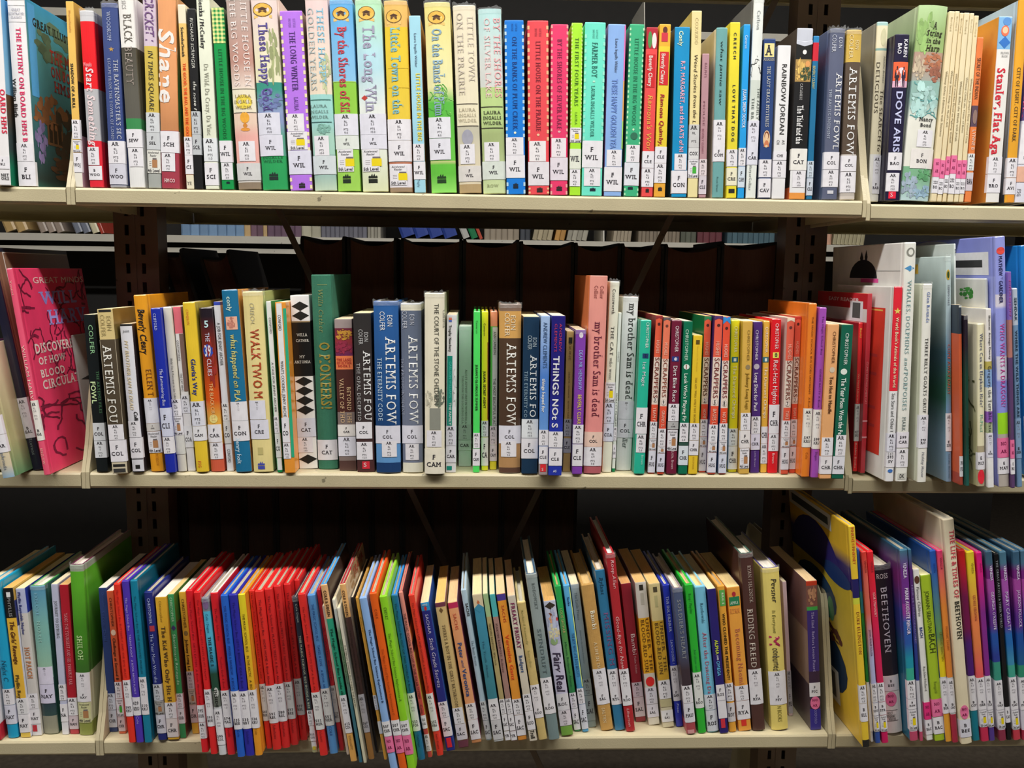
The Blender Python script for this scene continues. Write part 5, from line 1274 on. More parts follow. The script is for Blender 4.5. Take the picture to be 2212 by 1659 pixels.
e1|215 300 330 325 1410 435|h edge=4aa050 side=2a5a4a film=1|5a98b4 ~350,600 7ab0a8 ~700,900 90b8a0 >985 283848 ~1150,1250 304848 >1270 8c8c7c|wide sea-blue to grey spine with faint letters|EXPLORE@350-520@.4,.2@80b4c8@s;NORTH@560-720@.4,.2@a0c8c0@s|k4.2/3.0//@900-1030@.0,1.0@dcd8ec;cF/NAY@1032-1175@.0,1.0@d8d4ec
e1|378 285 430 465 1412 515|p|b8bcd4 >1310 e0e0e8|narrow lilac-grey spine with serif capitals|JOURNEY TO JO'BURG@410-685@.55,.4@555@s|a3.0/5.0@1030-1150;cF/NA@1178-1312
e1|440 290 512 525 1408 592|p pg=d8a868|a81c2c >1370 b03040|dark red spine with pinkish serif line|YANG THE YOUNGEST AND HIS TERRIBLE EAR@500-1035@.5,.34@d08890@s|a4.4/4.0@1130-1265;cF/NAM@1268-1368@c8b8c0
e1|510 142 625 595 1418 690|h d=.145 film=1 edge=6a2848 pg=e4d4cc|98a490 >190 5cac2c ~300,600 448a24 ~700,900 3a6c28 >940 c8c8a8 >1310 889048|tall grass green jacket with pale serif capitals|SHILOH@665-850@.45,.36@b0d090@B|k4.4/4.0/F/NAY@940-1162@.0,1.0;l4@1165-1320@.05,.95@c8c898
e2|47 265 112 133 1440 210|p pg=ece4d4|283c70|dull navy spine beside the left partition|Soccer Duel@450-700@.4,.3@38508c;Christopher@300-420@.5,.25@38508c|a4.2/2.0@1120-1255@c8ccd8;cF/CHR@1258-1400@c4c8d4
e2|113 290 165 212 1455 275|p pg=ece4d4|cc5c38|burnt orange paperback with baseball emblem|CHRISTOPHER@345-578@.5,.34@4a2818;Challenge at Second B@670-1012@.5,.36@4a2818@b|a3.6/2.0@1025-1160;l3@1163-1312;cF/CHR@1315-1432@c8b8bc|e@.15,.85@600-648@e0c8b0
e2|162 232 225 295 1530 350|h|e43424|red-orange hardcover between burnt orange and purple|The Magic School Bus BUTTERFLY AND THE BOG BEAST@280-995@.5,.26@a01c1c@n|k2.7/0.5/595/KRU@1010-1308
e2|230 208 295 355 1530 415|h|4c34ac|blue-violet hardcover with pale thin title|The Magic School Bus@345-610@.45,.26@bcb0e4@n;TAKING FLIGHT   A BOOK ABOUT FLIGHT@640-1128@.5,.24@bcb0e4@n;Cole@1310-1375@.5,.3@b0a4d8|c629/KRU@1150-1300
e2|300 205 362 422 1530 485|h side=0c5c74|107c9c|teal hardcover at the right of a red, violet and teal trio|The Magic School Bus IN THE HAUNTED MUSEUM@330-960@.5,.26@0c4c64@n|k2.9/0.5/510/KRU@985-1295@.0,1.0
e2|408 300 490 535 1510 602|h|222c78|navy hardcover with white block title|CHRISTOPHER@350-555@.5,.3@a8b4dc@n;The Year Mom Won the@640-1035@.45,.34@a8b4dc@n|a4.0/2.0@1045-1180@c8ccd4;l4@1183-1295@a8a8a4;cF/CHR@1298-1450@ccccd8|r@.3,.85@570-615@b03848
e2|500 340 600 615 1505 705|p pg=f0e8d8|d8a832|golden yellow spine with brown quirky title|Christopher@370-545@.42,.2@8a6c20@s;The Kid Who Only Hit H@580-1192@.5,.34@5a4424@B|a3.9/2.0@1195-1328;cF/CHR@1330-1482@d8d0d0
e3|5 318 62 108 1490 160|p pg=d8b878 side=3c7830_>550_5a3438|389458|mid green spine with pale green condensed title|CHRISTOPHER@345-540@.5,.36@b0dcb8@n;Skateboard Renegade@640-1055@.5,.38@b8e4c4@n|a4.0/2.0@1120-1240;cF/CHR@1243-1368|d@.1,.9@565-610@3a3468
e3|98 298 150 205 1455 268|p pg=ece4d4|dcac38|mustard paperback with ball emblem left of red hardcovers|CHRISTOPHER@355-590@.5,.36@4a3c18;Johnny Long Le@685-935@.5,.36@4a3c18@b|a4.0/2.0@940-1085@c8c0c4;l4@1088-1212@c0b8a8;cF/CHR@1215-1362@c8b8bc|e@.2,.8@610-650@8a7440
e3|148 285 210 285 1610 340|h|d8202c|red hardcover, first right of the mustard paperback|The Magic School Bus  GETS EATEN  A Book About Food@375-1210@.5,.26@8c1420@n|c595/HOR@1215-1355;a3.1/0.5@1358-1490
e3|212 298 278 360 1625 412|h|dc2428|red hardcover, left of the pale sky-blue one|The Magic School Bus GETS ANTS IN ITS PANTS@360-1010@.5,.26@8c1420@n|k2.4/0.5/595/BEE@1085-1390
e3|278 348 342 425 1632 488|h film=1|78808c >455 50b0d0 ~700,860 3890b0 ~880,960 204838 >1100 687068 >1230 ccd0d4|pale sky-blue to dark green jacketed spine|Cole / Degen@475-630@.5,.3@1c4c6c@s;THE MAGIC S@660-900@.5,.36@203c48@B;INSIDE@1090-1240@.5,.36@1c2420@B|k4.1/0.5/595/COL@1250-1545|e@.1,.9@360-440@786088;e@.3,.9@1070-1150@c0c4c0
e3|348 305 418 495 1630 560|h edge=e8e4e0|d8202c|red hardcover, between sky-blue and royal blue ones|The Magic School Bus@430-690@.5,.26@8c1420@n;Touches Earth A Book@820-1080@.5,.26@8c1420@n;Krulik@1400-1480@.5,.3@8c1420|k3.1/1.0/574/MAG@1095-1400
e3|434 325 498 575 1648 640|h|2460c4|royal blue hardcover left of the navy one|THE MAGIC SCHOOL BUS   MAKES A RAINBOW   A BOOK@410-1088@.5,.3@14307c@n;Cole@1420-1480@.5,.3@14307c|k2.7/1.0/535/BEE@1100-1415
e4|-26 320 44 108 1640 190|h|2c2ca0|dark navy-violet hardcover left of the yellow one|The Magic School Bus GETS A BRIGHT IDEA A Book@380-1080@.5,.26@1c1c70@n;Scholastic@1430-1540@.5,.3@1c1c70|k3.8/0.5/535/NBT@1100-1410
e4|46 320 116 195 1636 255|h side=d89028|f4e42c ~300,900 f4c02c ~950,1200 f0a02c|yellow to orange hardcover with small black title|THE MAGIC SCHOOL BUS@475-780@.5,.32@3c3410@n;IN THE ARCTIC@810-988@.5,.32@3c3410@n;A BO@1010-1090@.5,.3@3c3410@n;Cole@1410-1460@.5,.3@6a4410|k2.7/0.5/536/KRU@1090-1405
e4|132 285 180 280 1580 332|h|d82c24|red hardcover peeping out just right of the yellow one|The Magic School Bus GETS BAKED IN A CAKE@300-1000@.5,.26@8c1818@n|k3.1/1.0/540/BEE@1040-1345@d0d0d0
e4|183 290 258 335 1590 408|h|e0302c|red hardcover, second right of the yellow one|The Magic School Bus@360-650@.5,.26@6c1420@n;HOPS HOME A Book Abou@680-1045@.5,.26@6c1420@n;Scholastic@1380-1500@.5,.3@6c1420|k3.2/0.5/591/REL@1055-1365
e4|260 272 330 408 1575 478|h|d82c2c|red hardcover, third right of the yellow one|The Magic School Bus PLANTS SEEDS A Book Abou@330-1045@.5,.26@7c1420@n;Scholastic@1360-1480@.5,.3@7c1420|k3.4/0.5/580/REL@1040-1350
e4|342 248 410 485 1552 550|h|d42c2c|red hardcover, fourth right of the yellow one|The Magic School Bus MEETS THE ROT SQUAD A Book@310-1015@.5,.26@7c1420@n;Scholastic@1340-1450@.5,.3@7c1420|k2.9/0.5/577/BEE@1025-1330@ccc
e4|417 232 492 558 1512 628|h|d02828|red hardcover, fifth right of the yellow one|The Magic School Bus GETS A CLUE A Book@300-985@.5,.26@7c1420@n;Scholastic@1310-1420@.5,.3@7c1420|k3.2/0.5/577/REL@998-1298@c4c4c4
e4|497 198 556 640 1480 690|h Y=0.012|cc2828|red hardcover with a creased head left of the near-black one|||
e5|32 330 76 190 1545 240|h film=1|202838 ~900,1190 384850 >1325 d8d8dc >1500 a8a880|near-black jacketed spine with a pale curl mark|Cole Degen@380-525@.6,.32@a8bcb4@s;THE MAGIC SCHOOL BUS INSIDE A BEE@625-1195@.5,.34@a8b4a0@B|a4.7/0.5@1205-1325;c513/COL@1370-1450@d8d4dc|r@.2,.8@1492-1520@c8b840
e5|78 300 150 258 1570 320|h|e0302c|red hardcover between the near-black and light blue ones|The Magic School Bus@400-670@.5,.24@8c1c1c@n;BLOWS ITS TOP A Book Ab@690-1050@.5,.24@8c1c1c@n;Scholastic@1370-1460@.5,.3@8c1c1c|k2.7/0.5/551/HER@1065-1360@dcdcdc
e5|150 308 220 330 1555 402|h|5c9cdc|light blue hardcover with dark blue capitals|THE MAGIC SCHOOL BUS@380-665@.5,.28@20488c@n;TAKES A DIVE@695-860@.5,.28@20488c@n;A BOOK AB@890-1030@.5,.26@20488c@n;COLE@1335-1410@.5,.3@20488c|k4.4/0.5/551/HER@1035-1328@dcdcdc
e5|230 265 264 408 1530 450|h|c02430|dark red hardcover left of the peach-headed one|A MAGIC BOOK@560-980@.5,.3@7c1424@n|k3.1/0.5/523/BEE@1010-1300@b8b4b4
e5|268 395 290 462 1560 490|p d=.17|dcc8b8|thin frayed cream paper spine|||
e5|256 228 314 496 1615 550|h edge=4898d8 side=402c28|e8b47c >490 289878 >1085 dcdce0 >1385 e4ac5c|peach and jade green spine with black block capitals|COLE & DEGEN@275-475@.5,.4@3a2418@b;The Magic School Bus Inside th@565-1085@.5,.34@0c4c3c@b;SCHOLASTIC@1405-1520@.5,.3@6c4418@n|k4.4/1.0/612/COL@1090-1385@-.02,1.0
e5|348 345 382 566 1620 590|p d=.17|e4e0d0 >420 b8bcb8 ~500,600 688868 ~900,1200 3a7080 ~1400,1620 306c88|thin worn white-headed spine fading to green-blue|WET ALL OVER A BOOK ABOUT@650-1000@.5,.4@2a3c30|
e5|388 410 416 598 1625 628|p d=.17|e6e0cc ~800,1200 d8d4b8|very thin cream paper spine with tiny capitals|THE MAGIC SCHOOL BUS INSIDE THE EARTH@695-1182@.5,.5@4a4438@n|
e6|-48 225 6 195 1598 262|h side=e8c898_~230,420_b0aca0_~500,800_606068_~1000,1500_888c8c edge=a82838|e0ac6c >480 4c3430 >1080 d8d4d8 >1380 b88448|tan-headed dark brown spine, dinosaur art on its cover|COLE & DEGEN@275-475@.45,.4@5a4028@b;R:TRAMA@245-310@.35,.9@a84830@B;The Magic School Bus in the Time@580-1060@.5,.24@2c201c@n|k3.9/0.5/567/COL@1085-1380@-.1,1.0@ccc8cc|R:b@.1,.9@180-420@a08058;R:b@.1,.9@500-1000@888078
e6|76 325 98 255 1545 280|p side=3c4048|1c1c22|thin black spine left of the amber one|||
e6|99 325 122 322 1600 352|h|ecac44|thin amber spine left of the powder blue one|Seuss@480-600@.5,.4@8a5c18|a2.4/0.5@1085-1200;c/@1290-1390@dcdcdc
e6|124 330 190 376 1722 436|h edge=98b8ec|8cb4e8|powder blue hardcover hanging over the shelf edge|The Magic School Bus Science Explorations B@580-1162@.6,.26@1c3458@b|c507/CHR@1310-1430@e4e4e8;p@1432-1562
e6|200 295 270 448 1715 508|h edge=e85020|ec641c|vivid orange hardcover hanging over the shelf edge|COLE@420-495@.5,.3@8c3010@s;The Magic School Bus Science Explorations C@730-1258@.5,.26@9c3c10@s|c507/CHR@1295-1418@e4e4e8;p@1420-1560
e6|278 318 352 516 1700 572|h edge=90c838|8cd028|lime green hardcover hanging over the shelf edge|CHEVAT@405-500@.5,.34@3c5c18@s;The Magic School Bus Science Explorations A@605-1138@.5,.28@3c5c18@s|c507/CHR@1290-1405@e4e4e8;p@1407-1560
e6|372 310 432 592 1605 645|h edge=3888d8|1c6c98|steel blue hardcover right of the lime green one|The Magic School Bus OUT OF THIS WORLD A Book@375-1062@.5,.3@0c3c5c@n;Cole/Degen@1400-1500@.5,.3@0c3c5c@n|k4.5/0.5/523/POS@1070-1370@dcdcdc
e6|435 285 470 664 1582 706|h side=302c30_>570_e89850_>680_282430_>760_e8d058 edge=e87870|ec9484 ~600,1100 c04840|salmon pink spine with dark capitals, space art on its side|THE MAGIC SCHOOL BUS LOST IN THE SOLAR SYSTEM@450-1115@.5,.5@5a1c24@n;Cole@1160-1235@.5,.5@5a1c24@n|c523/COL@1245-1350;a3.7/0.5@1395-1530@d8d0d0
f1|5 320 55 238 1638 298|h edge=e85850|e43c2c|red hardcover left of the dark blue and cyan spine|The Magic School Bus UPS AND DOWNS: A Book About Float@385-1110@.5,.28@841c18@n;Relf / Degen@1455-1580@.5,.28@841c18@n|k2.8/1.0/532/MAS@1120-1430@dcdcdc
f1|98 385 178 320 1598 388|p pg=f4dcae side=2c60b8|2c90c8 >450 242c80|dark blue spine with cyan head, white playful title|APPLE@395-410@.5,.6@c8e4f0@bH;SACHAR@480-640@.5,.32@ccd4f4@r;Sixth Grade Secrets@670-1075@.5,.4@d4d8f4@h|a3.7/5.0@1190-1318;cF/SAC@1320-1475|e@.35,.65@415-448@c82828;r@.2,.75@1488-1568@d02838
f1|218 385 308 418 1572 500|p pg=dcb064|6c3848 >420 ccb078 >1510 6c3848|khaki spine with plum ends and dark serif title|THERE'S A BOY IN THE GIRLS' BATHROOM@565-1238@.5,.3@5a4830@s|a3.4/5.0@1240-1372@.0,1;cF/SAC@1375-1505@d0ccd4|d@.3,.7@425-470@6a5030
f1|325 380 405 522 1533 608|p side=984460 pg=f0c490|f4c490 >385 b82c58 >430 eca878 >1500 c88858|peach spine with a crimson band and blue lettering|SACHS@475-608@.5,.3@c04c3c@r;Peter@710-835@.5,.4@2c4c84@b;and@850-910@.5,.3@2c4c84@i;Veronica@925-1152@.5,.4@2c4c84@b|a4.6/8.0@1205-1338;cF/SAC@1340-1503@.0,1
f1|432 278 480 640 1512 692|h|acc4d4|slim pale ice-blue hardcover with small black name|SACHS@390-495@.6,.42@333@b;The Bears House@690-895@.5,.36@5a6c7c@s|a4.1/2.0@1185-1342@c4c8cc;cF/SAC@1345-1500@b8bcc0
f2|0 355 76 172 1560 262|p pg=ecd4a0|d4c4a4 >465 3c88a8 ~500,1000 3c8090 >1205 dcdce0 >1380 c4c8cc|worn blue spine with cream head and ragged edges|The Truth About@730-1030@.4,.2@2c5c74@n|a3.7/5.0@1240-1378;cF/SAC@1380-1542@c4c4c8|d@.35,.65@400-440@b86840;d@.0,1@430-500@3c88a8
f2|82 350 128 272 1555 315|p pg=ecd4a8|9cb888 >535 ac9c6c|narrow sage green and khaki spine|MARVIN REDPOST: Why Pick@590-930@.45,.34@4a3c20@s|a3.7/1.0@1205-1325;cF/SAC@1328-1465;cYR@1470-1545
f2|138 355 186 320 1555 368|p pg=ecd4a8|4cacb0 >535 a07c74|narrow mauve-brown spine with aqua head|MARVIN REDPOST: Kidnapp@590-990@.45,.34@4c2c30@s|a2.8/1.0@1200-1325;cF/SAC@1328-1465;cYR@1470-1545
f2|190 350 272 375 1548 446|p pg=f0c898 side=8c7c20|e8a048 >352 4c3c90 >405 ec9c38 >1500 d08838|bright orange spine with a violet band and red letters|SACHS@445-585@.5,.3@b03c28@r;Veronica Ganz@685-1052@.5,.4@d45020@b|a4.8/4.0@1205-1335;cF/SAC@1338-1508@.0,1
f2|285 365 353 467 1556 533|p pg=d8b490|ccc4b4|grey-cream spine with maroon slab capitals|FREAKY FRIDAY@425-795@.5,.46@7c2c54@B;Rodgers@850-990@.5,.42@2c4c80@B;Troll@1465-1535@.5,.5@222@b|a4.4/4.0@1165-1302;cF/ROD@1305-1460
f2|357 420 435 542 1548 613|h cloth=1 edge=e0d098 pg=f0ead8|c8b070|buff cloth spine with faint olive lettering|Richard Kennedy@485-765@.45,.24@8c8448@s;Boxcar at Noon@810-945@.45,.24@948c50@s|k4.7/1.0/F/ROD@1090-1362@.0,1.0@dcd8dc
f2|430 190 528 625 1548 715|h film=1 edge=405c74 pg=f4ecdc|909c9c ~600,1000 74888a|tall grey jacketed spine with spaced dark serif title|RODOWSKY@265-475@.55,.26@5c6868@s;SPINDRIFT@635-1012@.5,.34@56666a@s|k5.0/4.0/F/ROD@1030-1328@-.02,1.0
f3|45 435 150 197 1515 288|p pg=e4b068 edge=d8e4c0|c8cce0 ~500,760 b8b8d0 >780 ccc8e0 >1435 7cac48|white-lilac spine with painted sitting child and hand lettering|Fairy Real@845-1162@.5,.62@3a3048@bh|cF/ROL@1175-1308;a4.9/2.0@1310-1432@dcd4dc|d@.05,.95@445-505@383028;b@.0,1@500-760@b0b8d8;e@.15,.6@530-592@7a4430;e@.25,.6@555-612@e0a888;a@.1,.8@612-730@e8dcb8;b@.1,1@640-735@dcd0a8;e@.15,.75@725-785@90ac78;e@.85,1@570-600@c83838
f3|135 315 193 300 1480 350|h pg=e8c888|28a450 ~500,700 589850 ~900,1160 288048|leaf green hardcover with tan capitals|LOUIS SACHAR@495-690@.5,.38@c8ac74@n;Marvin Redpost Alone@760-1120@.5,.34@1c6038@n|a2.8/1.0@1165-1290;cF/SAC@1293-1465
f3|205 310 260 362 1485 415|h pg=e8c8a0|5cacdc ~500,700 4c98c8|sky blue hardcover with bold navy capitals|Sachs@405-475@.5,.3@1c3c6c@b;THE BOY WHO ATE DOG BISCUITS@690-1038@.5,.42@1c3c70@n|a2.8/1.0@1130-1255;cF/SAC@1258-1458@d4d8e4|r@.85,1@330-1120@c8dc88
f3|264 305 333 410 1350 478|p Y=0.02 film=1|98a4a8 ~700,1000 808c88|short cool grey paperback set back from the edge|The Little Prince@365-565@.5,.3@5c686c@s;Antoine de Saint-Exupery@635-880@.5,.18@6c787c@s|a3.5/2.0@990-1110@8c9490;cF/SAI@1113-1300@8c9490
f3|345 305 455 512 1475 610|h cloth=1 pg=dcb87c|c09450|camel brown cloth spine with cream serif title|Bambi@515-665@.6,.32@f0e8cc@B;A LIFE IN TH@765-978@.5,.22@ecdcb4@s;SALTEN@1290-1415@.4,.22@ecdcb4@s|k4.9/6.0/F/SAL@975-1262@-.05,1.0
f3|458 188 540 622 1474 704|h edge=b89c70 pg=f0e4d4|2c7098|denim blue hardcover with red-violet faint capitals|Rylant@250-385@.5,.36@143c58@si;MISSING M@530-962@.55,.42@744c78@s|k5.0/3.0/F/RYL@975-1262
f4|28 100 108 196 1520 268|h film=1 pg=f4f0ec|ac2830|tall brick red jacket with pink script title|Roop·Allen@150-375@.6,.34@e4b4b4@h;Good-Bye for Now@590-1015@.45,.36@e8bcbc@h;Liberton@1330-1480@.45,.26@e4b4b4@h|k3.4/1.0/F/ROO@1010-1305@-.02,1.02
f4|148 335 233 272 1440 353|p pg=dca468|902434|short maroon paperback with bold white title|Bambi@735-908@.62,.38@ece0e0@n;Felix Salten@915-1052@.6,.2@d0a0a8|a4.9/5.0@1120-1238@c8c4d0;cF/SAL@1240-1398@ccc8d0
f4|262 325 350 370 1465 465|p pg=dcb070|ccc8c0 >605 e8ac28 >1047 d4d0c4|grey-white spine with yellow panel and a red dot|UNDER  THE@615-1038@.74,.26@5c3c14@s;BLOOD-RED SUN@622-1042@.34,.3@5c3c14@s|a4.0/8.0@1160-1295@e0e0ec;cF/SAL@1298-1402@e0e0ec|r@.35,.7@345-388@2c2820;r@.4,.68@410-500@b4b0a4;e@.12,.9@1075-1152@d42828
f4|370 335 463 486 1485 578|p pg=dcb070|ccbc88 >628 c89c30 >1100 ccc4a8|yellowish cream spine with ochre panel, no red dot|UNDER  THE@640-1048@.74,.26@5c4420@s;BLOOD-RED SUN@645-1060@.34,.3@5c4420@s|a4.0/8.0@1105-1252;c/@1255-1318@b8b088;cF/SAL@1345-1440@e0e0e4|r@.35,.7@362-402@4c4430;r@.4,.65@430-520@b0a878
f4|480 345 538 592 1480 655|h pg=f4f0ec|2030a4|cobalt blue hardcover with white serif capitals|THE INK DRINKER@440-718@.5,.34@c8d4f4@s;SANVOISIN /@780-972@.5,.3@b8c4ec@s;Press@1290-1365@.5,.28@b8c4ec@i|k3.3/0.5/F/SAN@985-1268@ccc8d0
f5|48 365 126 152 1505 235|h film=1 edge=8c7c80 pg=f4ecdc|4c5878 ~500,800 48506c ~850,1000 3c3038 >1410 a84850|slate jacket with grey serif capitals and red foot|SOLDIER'S HEART@455-922@.5,.36@8c9094@s|a5.7/3.0@1120-1258;cF/PAU@1260-1412@d8d8e0|r@.1,.8@1470-1500@d09898
f5|137 335 206 248 1498 312|h edge=28b838 pg=d8c088|2cb034|vivid green hardcover with faint dark script|Roop / Meyaker@405-560@.5,.34@146c24@n;Abraham and@835-1005@.5,.3@289040@n|k2.8/1.0/F/ROO@1015-1297@d8dcd8
f5|216 350 302 318 1492 410|h pg=e0c890 edge=98d8ec|74bcd8|aqua hardcover with plum serif title|Rostkowski@480-635@.5,.26@2c5060@s;After the Dancing Da@710-1190@.5,.34@b05064@s|a5.8/6.0@1190-1312@d0d4dc;cF/ROS@1315-1482@ccd0d8
f5|310 370 388 420 1498 480|p pg=ecd8b0|28206c|dark indigo spine with yellow letters and big red dot|ALPHA@765-878@.5,.36@ccdc40@b;AND@882-922@.5,.2@d8d8e0@b;OMEGA@928-1045@.5,.36@60b0dc@b|cF/ROS@1112-1236@.0,1;c/@1238-1378@.0,1|e@.0,1@1240-1352@b02040;r@.2,.7@1382-1455@c83040
f5|392 345 453 488 1488 548|h pg=d8b070 edge=e8a850|eca83c|apricot hardcover with a green pennant and black capitals|RILC S@400-490@.6,.24@e8f0d8@b;WHO CLONED THE PRESIDENT?@560-1075@.5,.34@30240c@b|a3.6/1.0@1100-1242;cF/ROY@1255-1405@ccc8cc|r@.2,.95@378-500@58a850
f5|465 355 570 562 1480 662|p pg=e0c488|eca444|light orange spine with a green plate and pinkish title|APPLE@465-485@.5,.6@c8dcc8@BH;RYAN@520-555@.5,.75@c87c40@sH;Becoming Naomi@680-1120@.55,.36@b86c50@s|a5.4/6.0@1120-1238;cF/RYA@1241-1388;|r@.1,.9@430-498@247c50;e@.35,.65@390-428@a82838;r@.25,.65@1388-1440@d03028
f5|572 95 670 670 1480 776|h film=1 edge=3c5c50 pg=f0e8d8|4c302c|tallest dark brown jacket with spaced cream capitals|RYAN / SELZNICK@190-475@.62,.26@b0a094@s;RIDING FREED@525-988@.45,.42@bcb0a4@s|k4.5/3.0/F/RYA@990-1268@-.02,1.0
f6|92 235 222 165 1450 292|h film=1 edge=504880 pg=e8e0d4|ecd878|wide butter yellow jacket with a crimson script capital|Pevsner@315-490@.6,.32@2c2c28@h;Is Everyone@545-715@.5,.2@6c6c34@h;M@735-825@.45,.6@b02c58@bh;oonburned@825-998@.5,.42@3a3830@h;N BOOKS@1265-1385@.5,.24@7c7434|k4.3/6.0/F/PEV@1000-1255@-.02,1.02
f6|242 335 272 290 1320 325|p Y=0.045|d4b8c0|thin pinkish-white paperback set far back||a4.2/3.0@985-1110@a8a4b0;cF/PE@1113-1300@a8a4b0|
f6|415 330 505 455 1445 532|p pg=e8c898 side=6c4c4c_>700_8c7468_>1100_3c2c38|c03c24 >363 7c5048 >518 40a048 >545 3c2c74 >1000 3c2840 >1285 342c88|purple spine with red-green head bands near the right partition|The Iliad · Barbara Leonie Picard@560-1005@.5,.22@b8acd8@s;OXFORD@1290-1400@.5,.22@8c88c8@s|cF/PIC@1085-1190@.0,1;P@1188-1288@.05,.95|b@.1,.9@370-510@b08060
f7|162 140 200 250 1588 305|h d=.2 side=ecc038_>320_ecc038_~330,420_28206c_>560_c8b038_~600,900_ccb040_~1000,1200_e0b838|ecc838 >478 24205c >600 c8cc40 >640 ecc838 >1535 202020|yellow picture book sticking out, dark blue figure on cover|PINKNEY/PINKNEY@150-385@.5,.42@c04c24@n;DUKE ELLINGTON@690-970@.5,.42@8c4424@s|a6.3/1.0@1170-1290;cB/ELL@1292-1412|L:r@.25,1@150-260@c8c8c8;L:r@.3,.95@178-232@3c4040;L:a@.15,1@260-560@28206c;L:e@.0,.45@470-600@1c3870;L:e@.25,.95@600-930@1c3c5c;L:e@.3,.4@730-900@48885c;L:b@.2,.6@900-1060@50241c;L:e@.15,1@980-1440@142c44;L:r@.3,.7@1240-1480@d0ccc4;L:r@.36,.64@1270-1450@605c58
f7|215 290 236 306 1550 328|h|3058a8 >560 2c8090 >700 248438 >1150 d8d8dc|thin blue and green spine right of the yellow picture book||c/@1165-1480@0,1|
f7|238 308 276 332 1560 372|h|d83c34 ~300,500 d86858 ~700,1000 b0b4dc >1480 3050a0|red fading to lilac spine with dark capitals|VENEZIA@365-445@.6,.34@7c2020;JOHN PHILIP SOUSA@810-980@.5,.36@4c3c54|a6.3/0.5@1160-1285;cB/SOU@1288-1372;l5@1375-1480
f7|278 305 318 376 1560 426|h|dc2430 ~400,900 d02458 >1480 c8185c|red to magenta spine with pale capitals|VENEZIA@370-442@.6,.34@8c2030;IGOR STRAVINSKY@570-728@.55,.36@f4c0c0@n|a5.7/0.5@1155-1280;cB/STR@1283-1368;l5@1371-1480
f7|322 400 440 412 1455 520|h film=1 Y=-0.002|241c28 ~400,900 28202c >1085 e4e0dc|wide near-black spine with big spaced grey-white capitals|ROSS@448-478@.45,.65@d0ccd0@H;BEETHOVEN@535-950@.45,.34@ccccd8@s;HOLT@1315-1330@.3,.3@444@BH;RINEHART@1335-1350@.35,.5@444@BH;WINSTON@1354-1368@.4,.42@444@BH|cB/BEE@1090-1182@.1,.9;P@1188-1280@.1,.75|r@.05,.75@1305-1308@555;r@.05,.75@1372-1375@555
f7|498 295 548 560 1545 622|h side=305c78_~300,450_803888_~500,700_3848a0_~800,1000_207090|44748c ~300,420 6c3088 >640 8c3c98 ~700,760 2c58a8 ~900,1000 2090a8 >1060 38a890 >1140 d4d4dc >1480 b84868|blue-purple art spine left of the white children's biography|VENEZIA@380-478@.5,.4@d8d0ec@b;PIERRE AUGUSTE RENOIR@540-840@.55,.4@e4d8f0@b|a7.4/1.0@1140-1262;cB/REN@1264-1332;l5@1335-1470
f7|550 290 570 624 1545 650|h|3c6c88 ~300,420 502870 ~600,900 2c3c88 >1140 c8c8d0 >1480 b84868|very thin violet art spine touching a blue-purple one|HENRI DE TOULOUSE-LAUTREC@520-900@.5,.5@887cb0@n|
f7|575 422 613 665 1540 714|p|e6e6e2|slim white spine with grey title and magenta sticker|Famous Children@535-725@.5,.42@444@h;BACH@795-865@.5,.42@28387c@b;Rachlin/Hellard@1050-1212@.5,.36@555|p@1285-1400@d83078;cB/BAC@1402-1500|e@.1,.9@465-515@5a3828
f8|24 460 93 122 1545 188|p pg=e8e0a8 side=8ca828|a0bc2c|chartreuse spine with dark condensed capitals|JOHANN SEBASTIAN@565-832@.45,.38@303c14@n;BACH@840-968@.55,.6@303c14@n;Rengold@1150-1228@.5,.28@687828|p@1265-1382;cB/BAC@1385-1497
f8|84 300 128 190 1540 235|h side=1c4c94 Y=-0.022|2458b0 ~400,800 60905c ~850,1000 e4cc20 >1110 ccd0d4 >1350 dc9c34|blue to yellow spine right of the chartreuse one|LEONARD BERNSTEIN@820-1008@.6,.36@7c6c14@n;VENEZIA@380-440@.5,.3@1c3c84|k5.7/0.5/B/BER@1120-1350
f8|132 300 172 238 1540 276|h Y=-0.024|dc3470 ~300,650 e08838 >1110 ccd0d4 >1350 a82c44|pink to orange spine left of the tall cream one|VENEZIA@345-420@.5,.36@8c2040;FREDERIC CHOPIN@780-935@.5,.36@a85820@n|k5.3/0.5/B/CHO@1120-1340
f8|178 95 240 287 1572 372|h Y=-0.028 d=.19|e0d4b8 ~800,1300 e4d8b8|tall cream hardcover with red and black Didone capitals|THE LIFE & TIMES OF@170-610@.65,.42@c45058@B;BEETHOVEN@625-875@.62,.42@2c2c24@B|P@1308-1402@.1,.9;cB/BEE@1404-1525@dcdce8
f8|270 298 318 370 1545 415|h|c82024 ~350,600 70184c ~800,900 4c2074 >1110 d0d0d0 >1340 10788c|red to purple spine with teal foot||k5.6/0.5/B/COP@1115-1340|
f8|324 308 376 425 1550 476|h edge=f0dc28|f4dc34 ~400,750 f08850 ~900,1100 e85c60 >1330 d8d8dc >1450 c02c50|yellow to coral spine with brown capitals|VENEZIA@380-450@.6,.32@8c6c28;GEORGE GERSHWIN@585-752@.5,.34@9c4438@n|k5.2/0.5/B/GER@1122-1335;l5@1338-1450
f8|386 312 428 478 1545 512|h|dc2080 ~400,700 802c88 >1110 ccc >1440 503888|magenta to violet spine right of the yellow-coral one|VENEZIA@380-440@.6,.3@8c1858|k5.2/0.5/B/TCH@1115-1335;l5@1338-1450
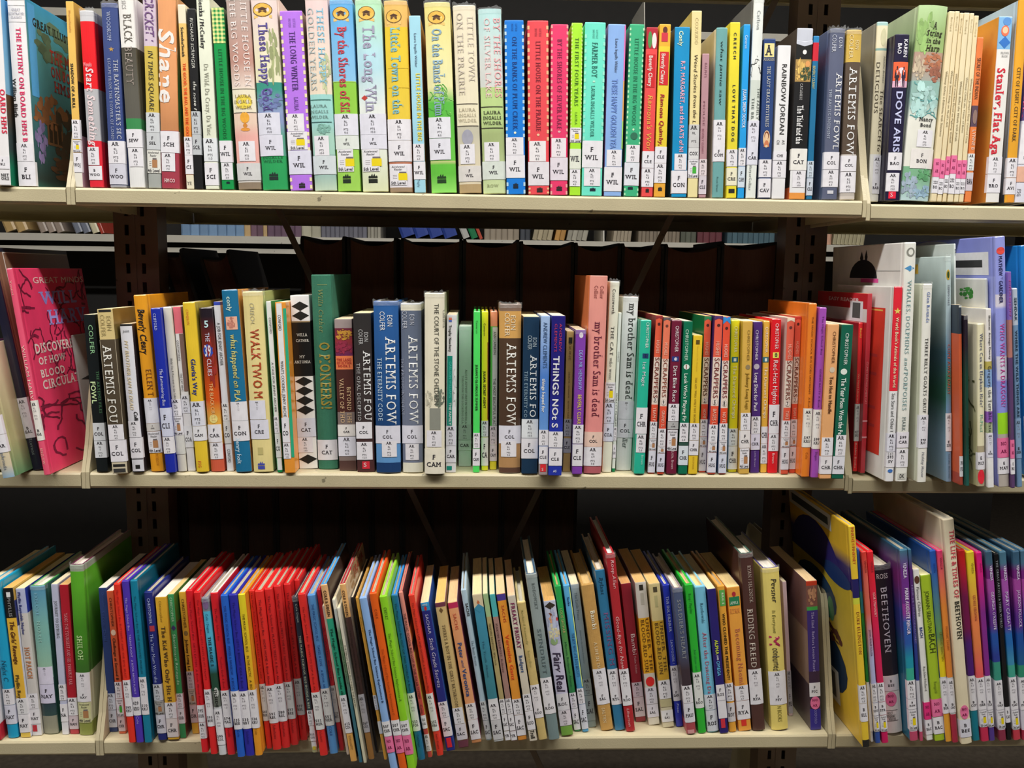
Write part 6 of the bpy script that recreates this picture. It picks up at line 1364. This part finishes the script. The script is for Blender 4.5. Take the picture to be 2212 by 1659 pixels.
f8|446 305 494 542 1545 588|h|406078 ~380,430 702878 >480 a04ca0 ~550,720 5c3088 ~780,840 2450a0 ~900,980 2c3c90 >1020 38907c >1140 d4d0dc >1470 883048|art spine with slate head, left of the black one|VENEZIA@400-495@.6,.34@d8d0e8@b;GEORGIA O'KEEFFE@565-812@.55,.38@dcd0e8@n|k6.4/0.5/B/OKE@1145-1335;l5@1338-1460
f8|502 320 534 592 1540 622|h|141418|black spine with small grey capitals, pale sticker at foot|THE GREAT ARTISTS & THEIR WORLD@365-800@.5,.4@90949c@s|cB/CAS@1315-1420
f8|538 308 585 635 1540 682|h|4c7890 ~380,430 782c80 >480 a050a8 ~550,700 603490 ~780,840 2468b0 ~900,1000 3c88b0 >1040 40a08c >1120 d4d0dc >1470 c03c4c|art spine with slate head, right of the black one|VENEZIA@400-495@.6,.36@d8d0e8@b;MARY CASSATT@565-820@.55,.42@dcd4ec@n|k6.1/0.5/B/CAS@1122-1335;l5@1338-1465
f8|625 305 672 692 1540 738|h|3c607c ~380,430 702478 >480 9c4498 ~550,720 542c84 ~780,840 1c4c98 ~900,1000 20588c >1040 30886c >1120 ccc8d4 >1470 a03048|second art spine with slate head right of the black one|VENEZIA@395-490@.6,.36@d0c8e0@b;JACKSON POLLOCK@555-795@.55,.4@d4cce4@n|k6.6/0.5/B/POL@1125-1335
f8|676 300 722 742 1540 788|h|48708c ~380,430 702478 >480 a04498 ~550,720 3848a0|last art spine, cut off at the right frame edge|VENEZIA@395-490@.6,.36@d0c8e0@b|
"""


# ---------------------------------------------------------------- all books of the three shelves
_prepare([chr(c) for c in range(33, 127) if chr(c) != '|'])
ROWN = {1: 'top shelf', 2: 'middle shelf', 3: 'bottom shelf'}
books = []
for line in DATA.strip().split('\n'):
    if line.strip():
        books.append(parse(line))
for sh in (1, 2, 3):
    row = [b for b in books if b.sh == sh]
    row.sort(key=lambda b: b.xb)
    for it in range(8):
        for i, A in enumerate(row):
            for Bq in row[i + 1:i + 4]:
                if A.Y0 > Bq.Y0 + Bq.d - .002 or Bq.Y0 > A.Y0 + A.d - .002: continue
                worst = 0
                for z in (0.004, min(A.h, Bq.h) * .98):
                    ra = A.xb + z * math.tan(A.lean) + A.t / 2 / math.cos(A.lean)
                    lb = Bq.xb + z * math.tan(Bq.lean) - Bq.t / 2 / math.cos(Bq.lean)
                    worst = max(worst, ra - lb + 0.0004)
                if worst > 0:
                    if Bq.row_gap if hasattr(Bq, 'row_gap') else False: continue
                    # share the correction between position and thickness, and even out the lean
                    dl = A.lean - Bq.lean
                    A.lean -= dl * .12
                    Bq.lean += dl * .12
                    wa = A.t / (A.t + Bq.t)
                    A.t = max(A.t - worst * .5 * wa, .0022)
                    Bq.t = max(Bq.t - worst * .5 * (1 - wa), .0022)
                    A.xb -= worst * .27
                    Bq.xb += worst * .27
    # keep clear of the end plates
seen = {}
for b_ in books:
    b_.label = b_.look + ', ' + ROWN[b_.sh]
    build_book(b_)
